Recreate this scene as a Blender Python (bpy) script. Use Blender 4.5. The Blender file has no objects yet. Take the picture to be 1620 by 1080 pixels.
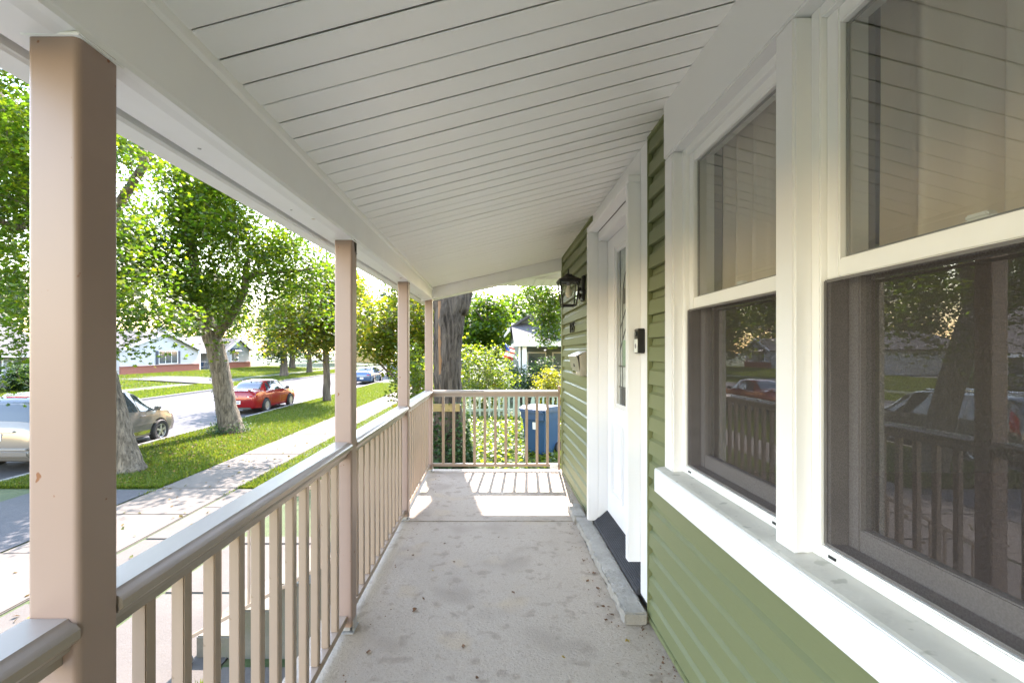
import bpy, bmesh, math, random
import numpy as np
from mathutils import Vector, Matrix, Euler

random.seed(7)
rng = np.random.default_rng(11)
S = bpy.context.scene
C = S.collection
R = math.radians

# ------------------------------------------------------------------ camera, sky, sun, exposure
EYE = 1.34
cam_d = bpy.data.cameras.new('camera')
cam = bpy.data.objects.new('camera', cam_d); C.objects.link(cam)
cam.location = (0, 0, EYE); cam.rotation_euler = (R(90), 0, 0)
cam_d.sensor_width = 36; cam_d.lens = 16.55
cam_d.shift_x = 0.0198; cam_d.shift_y = 0.0105
cam_d.clip_start = 0.02; cam_d.clip_end = 3000
S.camera = cam

SUN = Vector((0.075, 0.98, 1.0)).normalized()
SUN_EL = math.asin(SUN.z); SUN_AZ = math.atan2(SUN.x, SUN.y)
world = bpy.data.worlds.new('World'); S.world = world; world.use_nodes = True
wn = world.node_tree.nodes; wl = world.node_tree.links; wn.clear()
wo = wn.new('ShaderNodeOutputWorld'); bg = wn.new('ShaderNodeBackground'); sky = wn.new('ShaderNodeTexSky')
sky.sky_type = 'NISHITA'; sky.sun_disc = False
sky.sun_elevation = SUN_EL; sky.sun_rotation = SUN_AZ
sky.air_density = 1.8; sky.dust_density = 0.4; sky.ozone_density = 1.0
bg.inputs['Strength'].default_value = 0.15
wl.new(sky.outputs[0], bg.inputs['Color']); wl.new(bg.outputs[0], wo.inputs['Surface'])

sun_d = bpy.data.lights.new('sun', 'SUN'); sun_d.energy = 2.8; sun_d.angle = R(0.55); sun_d.color = (1.0, 0.95, 0.86)
sun = bpy.data.objects.new('sun', sun_d); C.objects.link(sun)
sun.rotation_euler = SUN.to_track_quat('Z', 'Y').to_euler(); sun.location = (2, 20, 30)

S.view_settings.view_transform = 'Standard'; S.view_settings.look = 'None'
S.view_settings.exposure = 3.3; S.view_settings.gamma = 1.0
S.view_settings.use_curve_mapping = False
S.view_settings.use_white_balance = True; S.view_settings.white_balance_temperature = 6750; S.view_settings.white_balance_tint = 22
S.render.engine = 'CYCLES'
cy = S.cycles
cy.max_bounces = 12; cy.diffuse_bounces = 8; cy.glossy_bounces = 4; cy.transmission_bounces = 6; cy.transparent_max_bounces = 16
cy.use_denoising = True
try:
    cy.denoiser = 'OPENIMAGEDENOISE'
except Exception:
    pass
cy.sample_clamp_indirect = 8.0
cy.caustics_reflective = False; cy.caustics_refractive = False

# ------------------------------------------------------------------ materials
MATS = {}
def new_mat(name):
    m = bpy.data.materials.new(name); m.use_nodes = True
    nt = m.node_tree; nt.nodes.clear()
    out = nt.nodes.new('ShaderNodeOutputMaterial')
    MATS[name] = m
    return m, nt, nt.nodes, nt.links, out

def pm(name, col, rough=0.5, metal=0.0, var=0.0, vscale=3.0, col2=None, grain=0.0, gscale=60.0, bump=0.0, bscale=40.0,
       stretch=(1, 1, 1), spec=0.5, spots=None, bdist=0.01):
    """principled with procedural colour variation, fine grain, spots and bump"""
    m, nt, N, L, out = new_mat(name)
    p = N.new('ShaderNodeBsdfPrincipled'); L.new(p.outputs[0], out.inputs[0])
    p.inputs['Roughness'].default_value = rough; p.inputs['Metallic'].default_value = metal
    p.inputs['Specular IOR Level'].default_value = spec
    c = (*col, 1)
    tc = N.new('ShaderNodeTexCoord'); mp = N.new('ShaderNodeMapping'); mp.inputs['Scale'].default_value = stretch
    L.new(tc.outputs['Object'], mp.inputs[0])
    last = None
    rgb = N.new('ShaderNodeRGB'); rgb.outputs[0].default_value = c; last = rgb.outputs[0]
    def mix(a, b_, fac, mode='MIX'):
        mx = N.new('ShaderNodeMix'); mx.data_type = 'RGBA'; mx.blend_type = mode
        L.new(a, mx.inputs[6])
        if isinstance(b_, tuple): mx.inputs[7].default_value = b_
        else: L.new(b_, mx.inputs[7])
        if isinstance(fac, float): mx.inputs[0].default_value = fac
        else: L.new(fac, mx.inputs[0])
        return mx.outputs[2]
    def noise(scale, detail=4, rough_=0.6):
        n = N.new('ShaderNodeTexNoise'); n.inputs['Scale'].default_value = scale
        n.inputs['Detail'].default_value = detail; n.inputs['Roughness'].default_value = rough_
        L.new(mp.outputs[0], n.inputs['Vector']); return n.outputs['Fac']
    def ramp(src, a, b_):
        r = N.new('ShaderNodeMapRange'); r.inputs[1].default_value = a; r.inputs[2].default_value = b_
        L.new(src, r.inputs[0]); return r.outputs[0]
    if var > 0 or col2:
        c2 = (*(col2 if col2 else tuple(x * (1 - var) for x in col)), 1)
        last = mix(last, c2, ramp(noise(vscale, 5), 0.38, 0.66))
    if grain > 0:
        g = ramp(noise(gscale, 3, 0.7), 0.3, 0.7)
        last = mix(last, (*[x * (1 - grain) for x in col], 1), g)
    if spots:
        for (sc, thr, width, scol) in spots:
            last = mix(last, (*scol, 1), ramp(noise(sc, 2, 0.5), thr, thr + width))
    L.new(last, p.inputs['Base Color'])
    if bump > 0:
        b_ = N.new('ShaderNodeBump'); b_.inputs['Strength'].default_value = bump; b_.inputs['Distance'].default_value = bdist
        L.new(noise(bscale, 5, 0.65), b_.inputs['Height']); L.new(b_.outputs[0], p.inputs['Normal'])
    return m

def leaf_mat(name, cols, trans, tfac=0.45, rough=0.45):
    m, nt, N, L, out = new_mat(name)
    p = N.new('ShaderNodeBsdfPrincipled'); p.inputs['Roughness'].default_value = rough; p.inputs['Specular IOR Level'].default_value = 0.35
    t = N.new('ShaderNodeBsdfTranslucent'); mx = N.new('ShaderNodeMixShader'); mx.inputs[0].default_value = tfac
    g = N.new('ShaderNodeNewGeometry')
    def cr(colors):
        r = N.new('ShaderNodeValToRGB'); e = r.color_ramp.elements
        while len(e) < len(colors): e.new(0.5)
        for i, c in enumerate(colors):
            e[i].position = i / (len(colors) - 1); e[i].color = (*c, 1)
        L.new(g.outputs['Random Per Island'], r.inputs[0]); return r.outputs[0]
    L.new(cr(cols), p.inputs['Base Color']); L.new(cr(trans), t.inputs['Color'])
    L.new(p.outputs[0], mx.inputs[1]); L.new(t.outputs[0], mx.inputs[2]); L.new(mx.outputs[0], out.inputs[0])
    return m

def glass_mat(name, ior=1.6, tint=(0.93, 0.96, 0.95), rough=0.0):
    m, nt, N, L, out = new_mat(name)
    tr = N.new('ShaderNodeBsdfTransparent'); tr.inputs[0].default_value = (*tint, 1)
    gl = N.new('ShaderNodeBsdfGlossy'); gl.inputs['Roughness'].default_value = rough
    lw = N.new('ShaderNodeLayerWeight'); lw.inputs[0].default_value = 0.5
    pw = N.new('ShaderNodeMath'); pw.operation = 'POWER'; pw.inputs[1].default_value = 5.0; L.new(lw.outputs['Facing'], pw.inputs[0])
    f0 = ((ior - 1) / (ior + 1)) ** 2
    ma = N.new('ShaderNodeMath'); ma.operation = 'MULTIPLY_ADD'; ma.inputs[1].default_value = 1 - f0; ma.inputs[2].default_value = f0; L.new(pw.outputs[0], ma.inputs[0])
    mx = N.new('ShaderNodeMixShader')
    L.new(ma.outputs[0], mx.inputs[0]); L.new(tr.outputs[0], mx.inputs[1]); L.new(gl.outputs[0], mx.inputs[2]); L.new(mx.outputs[0], out.inputs[0])
    return m

def screen_mat(name, fac, col):
    m, nt, N, L, out = new_mat(name)
    tr = N.new('ShaderNodeBsdfTransparent'); df = N.new('ShaderNodeBsdfDiffuse'); df.inputs[0].default_value = (*col, 1)
    tc = N.new('ShaderNodeTexCoord'); n = N.new('ShaderNodeTexNoise'); n.inputs['Scale'].default_value = 260; n.inputs['Detail'].default_value = 2
    L.new(tc.outputs['Object'], n.inputs['Vector'])
    mr = N.new('ShaderNodeMapRange'); mr.inputs[1].default_value = 0.35; mr.inputs[2].default_value = 0.65
    mr.inputs[3].default_value = fac - 0.10; mr.inputs[4].default_value = fac + 0.10
    L.new(n.outputs['Fac'], mr.inputs[0])
    mx = N.new('ShaderNodeMixShader'); L.new(mr.outputs[0], mx.inputs[0])
    L.new(tr.outputs[0], mx.inputs[1]); L.new(df.outputs[0], mx.inputs[2]); L.new(mx.outputs[0], out.inputs[0])
    return m

WHITE = pm('white_paint', (0.75, 0.75, 0.765), 0.45, var=0.05, vscale=2.0, grain=0.03, gscale=400)
VINYL = pm('white_vinyl', (0.80, 0.80, 0.80), 0.35, var=0.03, vscale=5)
SILL = pm('dusty_sill', (0.62, 0.60, 0.55), 0.6, var=0.25, vscale=7, grain=0.12, gscale=90, spots=[(25, 0.62, 0.05, (0.40, 0.39, 0.35))])
SOFFIT = pm('soffit_white', (0.87, 0.87, 0.87), 0.4, var=0.04, vscale=1.2)
GROOVE = pm('soffit_backing', (0.30, 0.29, 0.275), 0.7)
BEAMW = pm('beam_white', (0.83, 0.83, 0.84), 0.42, var=0.06, vscale=2.5, spots=[(9, 0.74, 0.03, (0.42, 0.30, 0.18))])
TAN = pm('tan_metal', (0.31, 0.222, 0.187), 0.42, var=0.06, vscale=4, grain=0.05, gscale=500, spots=[(34, 0.735, 0.02, (0.20, 0.075, 0.03)), (5, 0.62, 0.2, (0.345, 0.25, 0.21))])
TANR = pm('tan_rail', (0.34, 0.255, 0.19), 0.30, var=0.08, vscale=6, grain=0.06, gscale=300, spots=[(30, 0.75, 0.03, (0.25, 0.18, 0.12))])
CAPM = pm('rail_cap', (0.33, 0.28, 0.235), 0.28, var=0.10, vscale=8, grain=0.05, gscale=200, spots=[(40, 0.74, 0.03, (0.25, 0.22, 0.19))])
RUSTD = pm('rust_dark', (0.018, 0.010, 0.007), 0.9, var=0.4, vscale=40)
GALV = pm('galvanised', (0.5, 0.5, 0.5), 0.5, 0.6, var=0.3, vscale=20)
GREEN = pm('green_siding', (0.158, 0.178, 0.085), 0.5, var=0.05, vscale=1.5, grain=0.04, gscale=250, bump=0.08, bscale=120, stretch=(1, .15, 1))
OLIVE = pm('olive_trim', (0.165, 0.185, 0.085), 0.5, var=0.08)
CONC = pm('porch_concrete', (0.425, 0.352, 0.272), 0.8, col2=(0.345, 0.283, 0.217), vscale=1.3, grain=0.18, gscale=55, bump=0.55, bscale=70,
          spots=[(2.6, 0.56, 0.14, (0.30, 0.246, 0.19)), (11, 0.58, 0.10, (0.28, 0.226, 0.172)), (3.1, 0.60, 0.12, (0.40, 0.315, 0.22)), (30, 0.62, 0.10, (0.30, 0.246, 0.19)), (140, 0.66, 0.03, (0.15, 0.115, 0.085))])
STONE = pm('old_concrete', (0.42, 0.39, 0.34), 0.85, var=0.3, vscale=8, grain=0.25, gscale=50, bump=0.8, bscale=45, bdist=0.02)
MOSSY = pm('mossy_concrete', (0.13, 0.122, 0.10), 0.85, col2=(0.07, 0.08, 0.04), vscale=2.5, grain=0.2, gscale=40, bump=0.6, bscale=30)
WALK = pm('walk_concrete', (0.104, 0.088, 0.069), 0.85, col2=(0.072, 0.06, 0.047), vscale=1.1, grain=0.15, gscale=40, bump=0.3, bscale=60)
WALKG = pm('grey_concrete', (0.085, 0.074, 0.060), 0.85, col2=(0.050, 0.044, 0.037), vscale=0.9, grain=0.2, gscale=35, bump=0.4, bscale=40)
WALK_BOUNCE = pm('pale_bounce_concrete', (0.44, 0.41, 0.37), 0.85, col2=(0.38, 0.355, 0.32), vscale=1.1, grain=0.12, gscale=40, bump=0.3, bscale=60)
ASPH = pm('old_asphalt', (0.043, 0.041, 0.042), 0.85, col2=(0.034, 0.033, 0.034), vscale=0.35, grain=0.2, gscale=25, bump=0.3, bscale=60)
ASPHD = pm('drive_asphalt', (0.045, 0.045, 0.047), 0.85, col2=(0.065, 0.062, 0.06), vscale=0.8, grain=0.25, gscale=40, bump=0.4, bscale=50)
KERB = pm('kerb_concrete', (0.22, 0.21, 0.195), 0.85, var=0.25, vscale=2, grain=0.15)
GRASSG = pm('grass_ground', (0.036, 0.062, 0.011), 0.9, col2=(0.058, 0.078, 0.016), vscale=0.55, grain=0.35, gscale=14, bump=0.6, bscale=25,
            spots=[(3.0, 0.64, 0.1, (0.075, 0.072, 0.026))])
RUBBER = pm('black_rubber', (0.035, 0.036, 0.042), 0.7, var=0.3, vscale=9)
BLACK = pm('black_metal', (0.018, 0.016, 0.015), 0.45, 0.2, grain=0.3, gscale=200, bump=0.2, bscale=150)
BLACKP = pm('black_plastic', (0.012, 0.012, 0.014), 0.3)
STEEL = pm('brushed_steel', (0.52, 0.49, 0.45), 0.38, 0.85, grain=0.15, gscale=60, stretch=(1, 1, 8))
CHROME = pm('chrome', (0.75, 0.75, 0.77), 0.12, 1.0)
DARKTRK = pm('window_track', (0.16, 0.15, 0.15), 0.5, var=0.2, vscale=14)
SASHG = pm('sash_grey', (0.24, 0.23, 0.235), 0.5, var=0.1)
CURT = leaf_mat('curtain_beige', [(0.78, 0.68, 0.58), (0.78, 0.68, 0.58)], [(0.7, 0.6, 0.5), (0.7, 0.6, 0.5)], 0.15, 0.9)
CURTW = pm('curtain_white', (0.75, 0.73, 0.72), 0.9, var=0.05)
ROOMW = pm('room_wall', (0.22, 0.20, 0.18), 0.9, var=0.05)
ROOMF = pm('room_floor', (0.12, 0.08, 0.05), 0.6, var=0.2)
BULB = pm('bulb_glass', (0.85, 0.80, 0.68), 0.2)
SHINGLE = pm('grey_shingle', (0.075, 0.07, 0.068), 0.9, var=0.3, vscale=6, grain=0.25, gscale=12, bump=0.6, bscale=10, stretch=(1, 1, 3))
SHINGLEB = pm('brown_shingle', (0.16, 0.13, 0.115), 0.9, var=0.3, vscale=6, grain=0.25, gscale=12)
HWHITE = pm('white_house_siding', (0.45, 0.45, 0.455), 0.6, var=0.05, vscale=1)
HGREY = pm('grey_house_siding', (0.25, 0.26, 0.265), 0.6, var=0.06, vscale=1)
HGRN = pm('sage_house_siding', (0.10, 0.12, 0.095), 0.6, var=0.08, vscale=1)
HYEL = pm('yellow_house_siding', (0.55, 0.40, 0.18), 0.6, var=0.08, vscale=1)
CREAM = pm('cream_trim', (0.62, 0.60, 0.50), 0.55, var=0.05)
BRICK = pm('red_brick', (0.30, 0.105, 0.075), 0.85, var=0.25, vscale=8, grain=0.2, gscale=30)
NAVY = pm('navy_shutter', (0.035, 0.05, 0.085), 0.5)
PANED = pm('window_dark', (0.05, 0.07, 0.085), 0.06, var=0.4, vscale=2)
PICKET = pm('picket_paint', (0.33, 0.40, 0.31), 0.65, var=0.12, vscale=5, grain=0.1, gscale=80)
YWOOD = pm('yellow_board', (0.23, 0.165, 0.055), 0.6, var=0.15, vscale=6, stretch=(1, 1, 6))
BINB = pm('bin_blue', (0.016, 0.06, 0.135), 0.32, var=0.12, vscale=6, grain=0.08, gscale=200)
TIRE = pm('tyre_rubber', (0.022, 0.022, 0.023), 0.75, var=0.2, vscale=10)
RIM = pm('alloy_rim', (0.55, 0.55, 0.56), 0.3, 0.8)
REDP = pm('red_car_paint', (0.22, 0.008, 0.010), 0.16, 0.15, spec=0.7)
CHAMP = pm('champagne_car_paint', (0.20, 0.186, 0.165), 0.20, 0.45, spec=0.6)
BLUEP = pm('blue_car_paint', (0.055, 0.10, 0.19), 0.18, 0.3, spec=0.6)
DARKP = pm('charcoal_car_paint', (0.05, 0.055, 0.06), 0.18, 0.3, spec=0.6)
CARGL = pm('car_glass', (0.028, 0.04, 0.045), 0.03, spec=0.9)
TAILR = pm('tail_lamp_red', (0.40, 0.01, 0.01), 0.12)
TAILC = pm('lamp_clear', (0.75, 0.72, 0.70), 0.1)
AMBER = pm('lamp_amber', (0.75, 0.22, 0.03), 0.15)
PLATE = pm('plate_white', (0.72, 0.74, 0.78), 0.4, var=0.15, vscale=30)
INK = pm('plate_ink', (0.05, 0.07, 0.2), 0.5)
PLASTK = pm('trim_plastic', (0.03, 0.03, 0.032), 0.55)
PADG = pm('bumper_pad_grey', (0.20, 0.195, 0.19), 0.55)
WPRINT = pm('white_print', (0.70, 0.72, 0.70), 0.5)
FLAGR = pm('flag_red', (0.55, 0.05, 0.04), 0.8); FLAGB = pm('flag_blue', (0.03, 0.07, 0.35), 0.8); FLAGW = pm('flag_white', (0.78, 0.77, 0.75), 0.8)
DRYL = pm('dry_leaf_brown', (0.17, 0.085, 0.04), 0.8, var=0.3, vscale=40)
DRYY = pm('dry_leaf_yellow', (0.42, 0.30, 0.07), 0.8, var=0.3, vscale=40)
WOODW = pm('debarked_wood', (0.20, 0.105, 0.045), 0.85, var=0.3, vscale=4, stretch=(3, 3, .6))
def bark_mat(name, a, b_, sc=9.0):
    m, nt, N, L, out = new_mat(name)
    p = N.new('ShaderNodeBsdfPrincipled'); p.inputs['Roughness'].default_value = 0.95; p.inputs['Specular IOR Level'].default_value = 0.15
    tc = N.new('ShaderNodeTexCoord'); mp = N.new('ShaderNodeMapping'); mp.inputs['Scale'].default_value = (1, 1, 0.16)
    L.new(tc.outputs['Object'], mp.inputs[0])
    n = N.new('ShaderNodeTexNoise'); n.inputs['Scale'].default_value = sc; n.inputs['Detail'].default_value = 7; n.inputs['Roughness'].default_value = 0.72
    n.inputs['Distortion'].default_value = 0.6
    L.new(mp.outputs[0], n.inputs['Vector'])
    r = N.new('ShaderNodeValToRGB'); r.color_ramp.elements[0].position = 0.36; r.color_ramp.elements[0].color = (*b_, 1)
    r.color_ramp.elements[1].position = 0.62; r.color_ramp.elements[1].color = (*a, 1)
    L.new(n.outputs['Fac'], r.inputs[0]); L.new(r.outputs[0], p.inputs['Base Color'])
    bp = N.new('ShaderNodeBump'); bp.inputs['Strength'].default_value = 0.9; bp.inputs['Distance'].default_value = 0.05
    L.new(n.outputs['Fac'], bp.inputs['Height']); L.new(bp.outputs[0], p.inputs['Normal']); L.new(p.outputs[0], out.inputs[0])
    return m
BARK = bark_mat('maple_bark', (0.19, 0.16, 0.12), (0.045, 0.038, 0.029), 17)
BARKD = bark_mat('rough_bark', (0.105, 0.088, 0.072), (0.018, 0.015, 0.012), 15)
BARKF = bark_mat('far_bark', (0.15, 0.125, 0.10), (0.06, 0.05, 0.04), 8)
LEAF1 = leaf_mat('maple_leaf', [(0.022, 0.052, 0.006), (0.042, 0.078, 0.007), (0.062, 0.09, 0.009)], [(0.07, 0.17, 0.006), (0.13, 0.235, 0.008), (0.24, 0.30, 0.010)], 0.5)
LEAF2 = leaf_mat('yellowing_leaf', [(0.035, 0.065, 0.006), (0.07, 0.088, 0.008), (0.115, 0.09, 0.014)], [(0.13, 0.23, 0.006), (0.23, 0.29, 0.009), (0.34, 0.29, 0.016)], 0.5)
LEAF3 = leaf_mat('dark_leaf', [(0.0135, 0.036, 0.012), (0.0225, 0.0525, 0.0165), (0.03375, 0.0675, 0.0195)], [(0.042, 0.096, 0.018), (0.072, 0.144, 0.024), (0.12, 0.192, 0.03)], 0.4)
LEAF4 = leaf_mat('shrub_leaf', [(0.03, 0.066, 0.008), (0.05, 0.085, 0.011), (0.08, 0.105, 0.014)], [(0.15, 0.25, 0.008), (0.24, 0.32, 0.012), (0.32, 0.36, 0.02)], 0.5, 0.35)
LEAF5 = leaf_mat('lime_leaf', [(0.07, 0.10, 0.008), (0.11, 0.125, 0.01), (0.14, 0.135, 0.014)], [(0.32, 0.37, 0.01), (0.42, 0.41, 0.015), (0.48, 0.42, 0.02)], 0.5)
IVY = leaf_mat('ivy_leaf', [(0.018, 0.0495, 0.0162), (0.0315, 0.0675, 0.0198), (0.045, 0.09, 0.027)], [(0.042, 0.112, 0.021), (0.07, 0.14, 0.028), (0.112, 0.182, 0.035)], 0.3, 0.65)
BLADE = leaf_mat('grass_blade', [(0.03, 0.06, 0.005), (0.045, 0.078, 0.007), (0.08, 0.085, 0.018)], [(0.10, 0.18, 0.007), (0.16, 0.23, 0.009), (0.23, 0.23, 0.03)], 0.45)
LITTER = leaf_mat('fallen_leaf', [(0.10, 0.05, 0.015), (0.16, 0.11, 0.02), (0.09, 0.10, 0.02)], [(0.12, 0.06, 0.015), (0.2, 0.14, 0.02), (0.1, 0.12, 0.02)], 0.25, 0.8)
PANE = glass_mat('window_glass', 2.9, (0.90, 0.93, 0.92))
CLEAR = glass_mat('lantern_glass', 1.45, (0.96, 0.96, 0.95), 0.02)
MESHS = screen_mat('insect_screen', 0.38, (0.085, 0.074, 0.076))
FROST = pm('textured_glass', (0.50, 0.54, 0.53), 0.18, var=0.25, vscale=9, bump=0.5, bscale=55, spec=0.6)
FROSTG = pm('green_textured_glass', (0.26, 0.40, 0.29), 0.15, var=0.3, vscale=6, bump=0.5, bscale=45, spec=0.6)
CAME = pm('lead_came', (0.06, 0.065, 0.065), 0.4, 0.4)

# ------------------------------------------------------------------ builders
def tag(o, label=None, cat=None, group=None, kind=None):
    if label: o['label'] = label
    if cat: o['category'] = cat
    if group: o['group'] = group
    if kind: o['kind'] = kind
    return o

def empty(name, loc, label=None, cat=None, group=None):
    o = bpy.data.objects.new(name, None); C.objects.link(o); o.location = loc
    o.empty_display_size = 0.1
    return tag(o, label, cat, group)

def link(name, me, mat=None, parent=None, loc=(0, 0, 0), **kw):
    if mat is not None and len(me.materials) == 0: me.materials.append(mat)
    o = bpy.data.objects.new(name, me); C.objects.link(o); o.location = loc
    if parent is not None: o.parent = parent
    return tag(o, **kw)

def origin_of(p):
    v = Vector((0, 0, 0))
    while p is not None:
        v += p.location; p = p.parent
    return v

class MB:
    """collects shapes in world coordinates, builds one mesh object"""
    def __init__(s): s.v = []; s.f = []; s.mi = []; s.m = 0
    def add(s, vs, fs):
        o = len(s.v); s.v += [tuple(v) for v in vs]; s.f += [tuple(i + o for i in f) for f in fs]; s.mi += [s.m] * len(fs); return s
    def box(s, x0, x1, y0, y1, z0, z1):
        vs = [(x, y, z) for x in (x0, x1) for y in (y0, y1) for z in (z0, z1)]
        return s.add(vs, [(0, 1, 3, 2), (4, 6, 7, 5), (0, 4, 5, 1), (2, 3, 7, 6), (0, 2, 6, 4), (1, 5, 7, 3)])
    def bbox(s, x0, x1, y0, y1, z0, z1, b=0.004, seg=2):
        bm = bmesh.new(); bmesh.ops.create_cube(bm, size=1)
        for v in bm.verts:
            v.co = Vector(((x0 + x1) / 2 + v.co.x * (x1 - x0), (y0 + y1) / 2 + v.co.y * (y1 - y0), (z0 + z1) / 2 + v.co.z * (z1 - z0)))
        bmesh.ops.bevel(bm, geom=bm.edges[:], offset=b, segments=seg, affect='EDGES')
        bm.verts.index_update()
        s.add([v.co[:] for v in bm.verts], [[v.index for v in f.verts] for f in bm.faces]); bm.free(); return s
    def extrude(s, prof, axis, a, b_):
        """closed 2D profile extruded along 'x' or 'y' or 'z' from a to b_"""
        n = len(prof)
        def pt(p, t):
            return (t, p[0], p[1]) if axis == 'x' else (p[0], t, p[1]) if axis == 'y' else (p[0], p[1], t)
        vs = [pt(p, a) for p in prof] + [pt(p, b_) for p in prof]
        fs = [(i, (i + 1) % n, n + (i + 1) % n, n + i) for i in range(n)] + [tuple(range(n))[::-1], tuple(range(n, 2 * n))]
        return s.add(vs, fs)
    def tube(s, pts, rad, n=8, caps=True, wob=0.0, ridge=0.0):
        pts = [Vector(p) for p in pts]; k = len(pts)
        if not hasattr(rad, '__len__'): rad = [rad] * k
        rings = []; up = Vector((0, 0, 1)); prev = None
        for i, p in enumerate(pts):
            d = (pts[min(i + 1, k - 1)] - pts[max(i - 1, 0)]).normalized()
            if prev is None:
                a = d.cross(Vector((1, 0, 0)) if abs(d.x) < 0.8 else up).normalized()
            else:
                a = (prev - d * prev.dot(d)).normalized()
            prev = a; b_ = d.cross(a)
            ring = []
            for j in range(n):
                t = 2 * math.pi * j / n
                r = rad[i] * (1 + (wob * (math.sin(3 * t + i * 0.7) * 0.5 + math.sin(7 * t - i * 1.1) * 0.35 + random.uniform(-.4, .4)) if wob else 0))
                if ridge:
                    w1 = math.sin(i * .31 + t * 2) * 1.1 + math.sin(i * .13 + 2.2 * t) * .9
                    q = abs(math.sin(8.5 * t + w1)) * .6 + abs(math.sin(14 * t - w1 * 1.4 + i * .05)) * .4
                    r *= 1 + ridge * (min(q, .72) - .5) + random.uniform(-.008, .008) + .05 * math.sin(2 * t + i * .04)
                ring.append(p + a * (math.cos(t) * r) + b_ * (math.sin(t) * r))
            rings.append(ring)
        vs = [v for r_ in rings for v in r_]
        fs = [(i * n + j, i * n + (j + 1) % n, (i + 1) * n + (j + 1) % n, (i + 1) * n + j) for i in range(k - 1) for j in range(n)]
        if caps: fs += [tuple(range(n))[::-1], tuple((k - 1) * n + j for j in range(n))]
        return s.add(vs, fs)
    def build(s, name, mat, parent=None, smooth=False, bevel=0, **kw):
        o = origin_of(parent)
        me = bpy.data.meshes.new(name)
        me.from_pydata([(v[0] - o.x, v[1] - o.y, v[2] - o.z) for v in s.v], [], s.f)
        mats = mat if isinstance(mat, (list, tuple)) else [mat]
        for m in mats: me.materials.append(m)
        if len(mats) > 1: me.polygons.foreach_set('material_index', s.mi)
        bm = bmesh.new(); bm.from_mesh(me); bmesh.ops.recalc_face_normals(bm, faces=bm.faces[:])
        if bevel: bmesh.ops.bevel(bm, geom=[e for e in bm.edges if len(e.link_faces) == 2 and e.calc_face_angle(0) > 0.5], offset=bevel, segments=2, affect='EDGES')
        bm.to_mesh(me); bm.free()
        if smooth:
            me.polygons.foreach_set('use_smooth', [True] * len(me.polygons))
            if smooth != 'all':
                me.set_sharp_from_angle(angle=R(40))
        ob = bpy.data.objects.new(name, me); C.objects.link(ob)
        if parent is not None: ob.parent = parent
        return tag(ob, **kw)

def at(px, py, D):
    """a place seen in that direction D metres down the porch"""
    return Vector(((px - 778) * D / 745, D, EYE + (557 - py) * D / 745))

# ------------------------------------------------------------------ terrain
KN = -10.35     # near kerb
KF = -20.6      # far kerb
def sstep(a, b_, x):
    t = min(1, max(0, (x - a) / (b_ - a))); return t * t * (3 - 2 * t)
def gz(x, y):
    if x > KN:
        z = -1.41 + 0.36 * sstep(-2.6, -0.6, x) * sstep(5.6, 7.5, y) + 0.10 * sstep(-5.0, -3.4, x) * sstep(9.0, 11, y)
        return z
    if x > KF: return -1.62
    return -1.40 + 0.5 * sstep(-23, -36, x) if False else -1.40 + 0.5 * sstep(23, 36, -x)
xs = [-600, -300, -150, -100, -70, -55, -46, -40, -37, -35, -33, -31, -29, -27, -25.5, -24, -22, KF - .02, KF + .02, -18, -14, KN - .02, KN + .02, -9, -8, -7, -6, -5, -4.4, -3.8, -3.2, -2.6, -2.2, -1.8, -1.4, -1, -.6, 0, 1, 2, 4, 7, 12, 20, 40, 80, 150, 300, 600]
ys = [-300, -100, -40, -20, -10, -5, 0, 3, 5, 5.6, 6, 6.5, 7, 7.5, 8, 9, 9.5, 10, 10.5, 11, 13, 16, 20, 25, 30, 40, 60, 90, 140, 220, 400, 800, 1500]
m = MB()
vs = [(x, y, gz(x, y)) for y in ys for x in xs]; nx = len(xs)
m.add(vs, [(j * nx + i, j * nx + i + 1, (j + 1) * nx + i + 1, (j + 1) * nx + i) for j in range(len(ys) - 1) for i in range(nx - 1)])
m.build('ground', GRASSG, smooth='all', kind='structure')
m = MB(); m.add([(KF, -80, -1.5), (KN, -80, -1.5), (KN, 600, -1.5), (KF, 600, -1.5)], [(0, 1, 2, 3)])
m.build('road', ASPH, kind='structure')
m = MB(); m.add([(-90, 96, -1.372), (KF, 96, -1.372), (KF, 106, -1.372), (-90, 106, -1.372)], [(0, 1, 2, 3)]); 
m.add([(KN, 92, -1.2), (60, 92, -1.2), (60, 102, -1.2), (KN, 102, -1.2)], [(0, 1, 2, 3)])
m.build('cross_street', ASPH, kind='structure')
m = MB()
for a, b_ in ((-60, 3.2), (9.45, 91)): m.bbox(KN - .14, KN + .02, a, b_, -1.6, -1.375, .02)
m.bbox(KN - .14, KN + .02, 3.2, 9.45, -1.6, -1.465, .02)
m.build('kerb', KERB, kind='structure')
m = MB()
for a, b_ in ((-60, 39.5), (46.5, 95), (107, 300)): m.bbox(KF - .02, KF + .14, a, b_, -1.6, -1.375, .02)
m.build('kerb', KERB, kind='structure')
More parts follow.
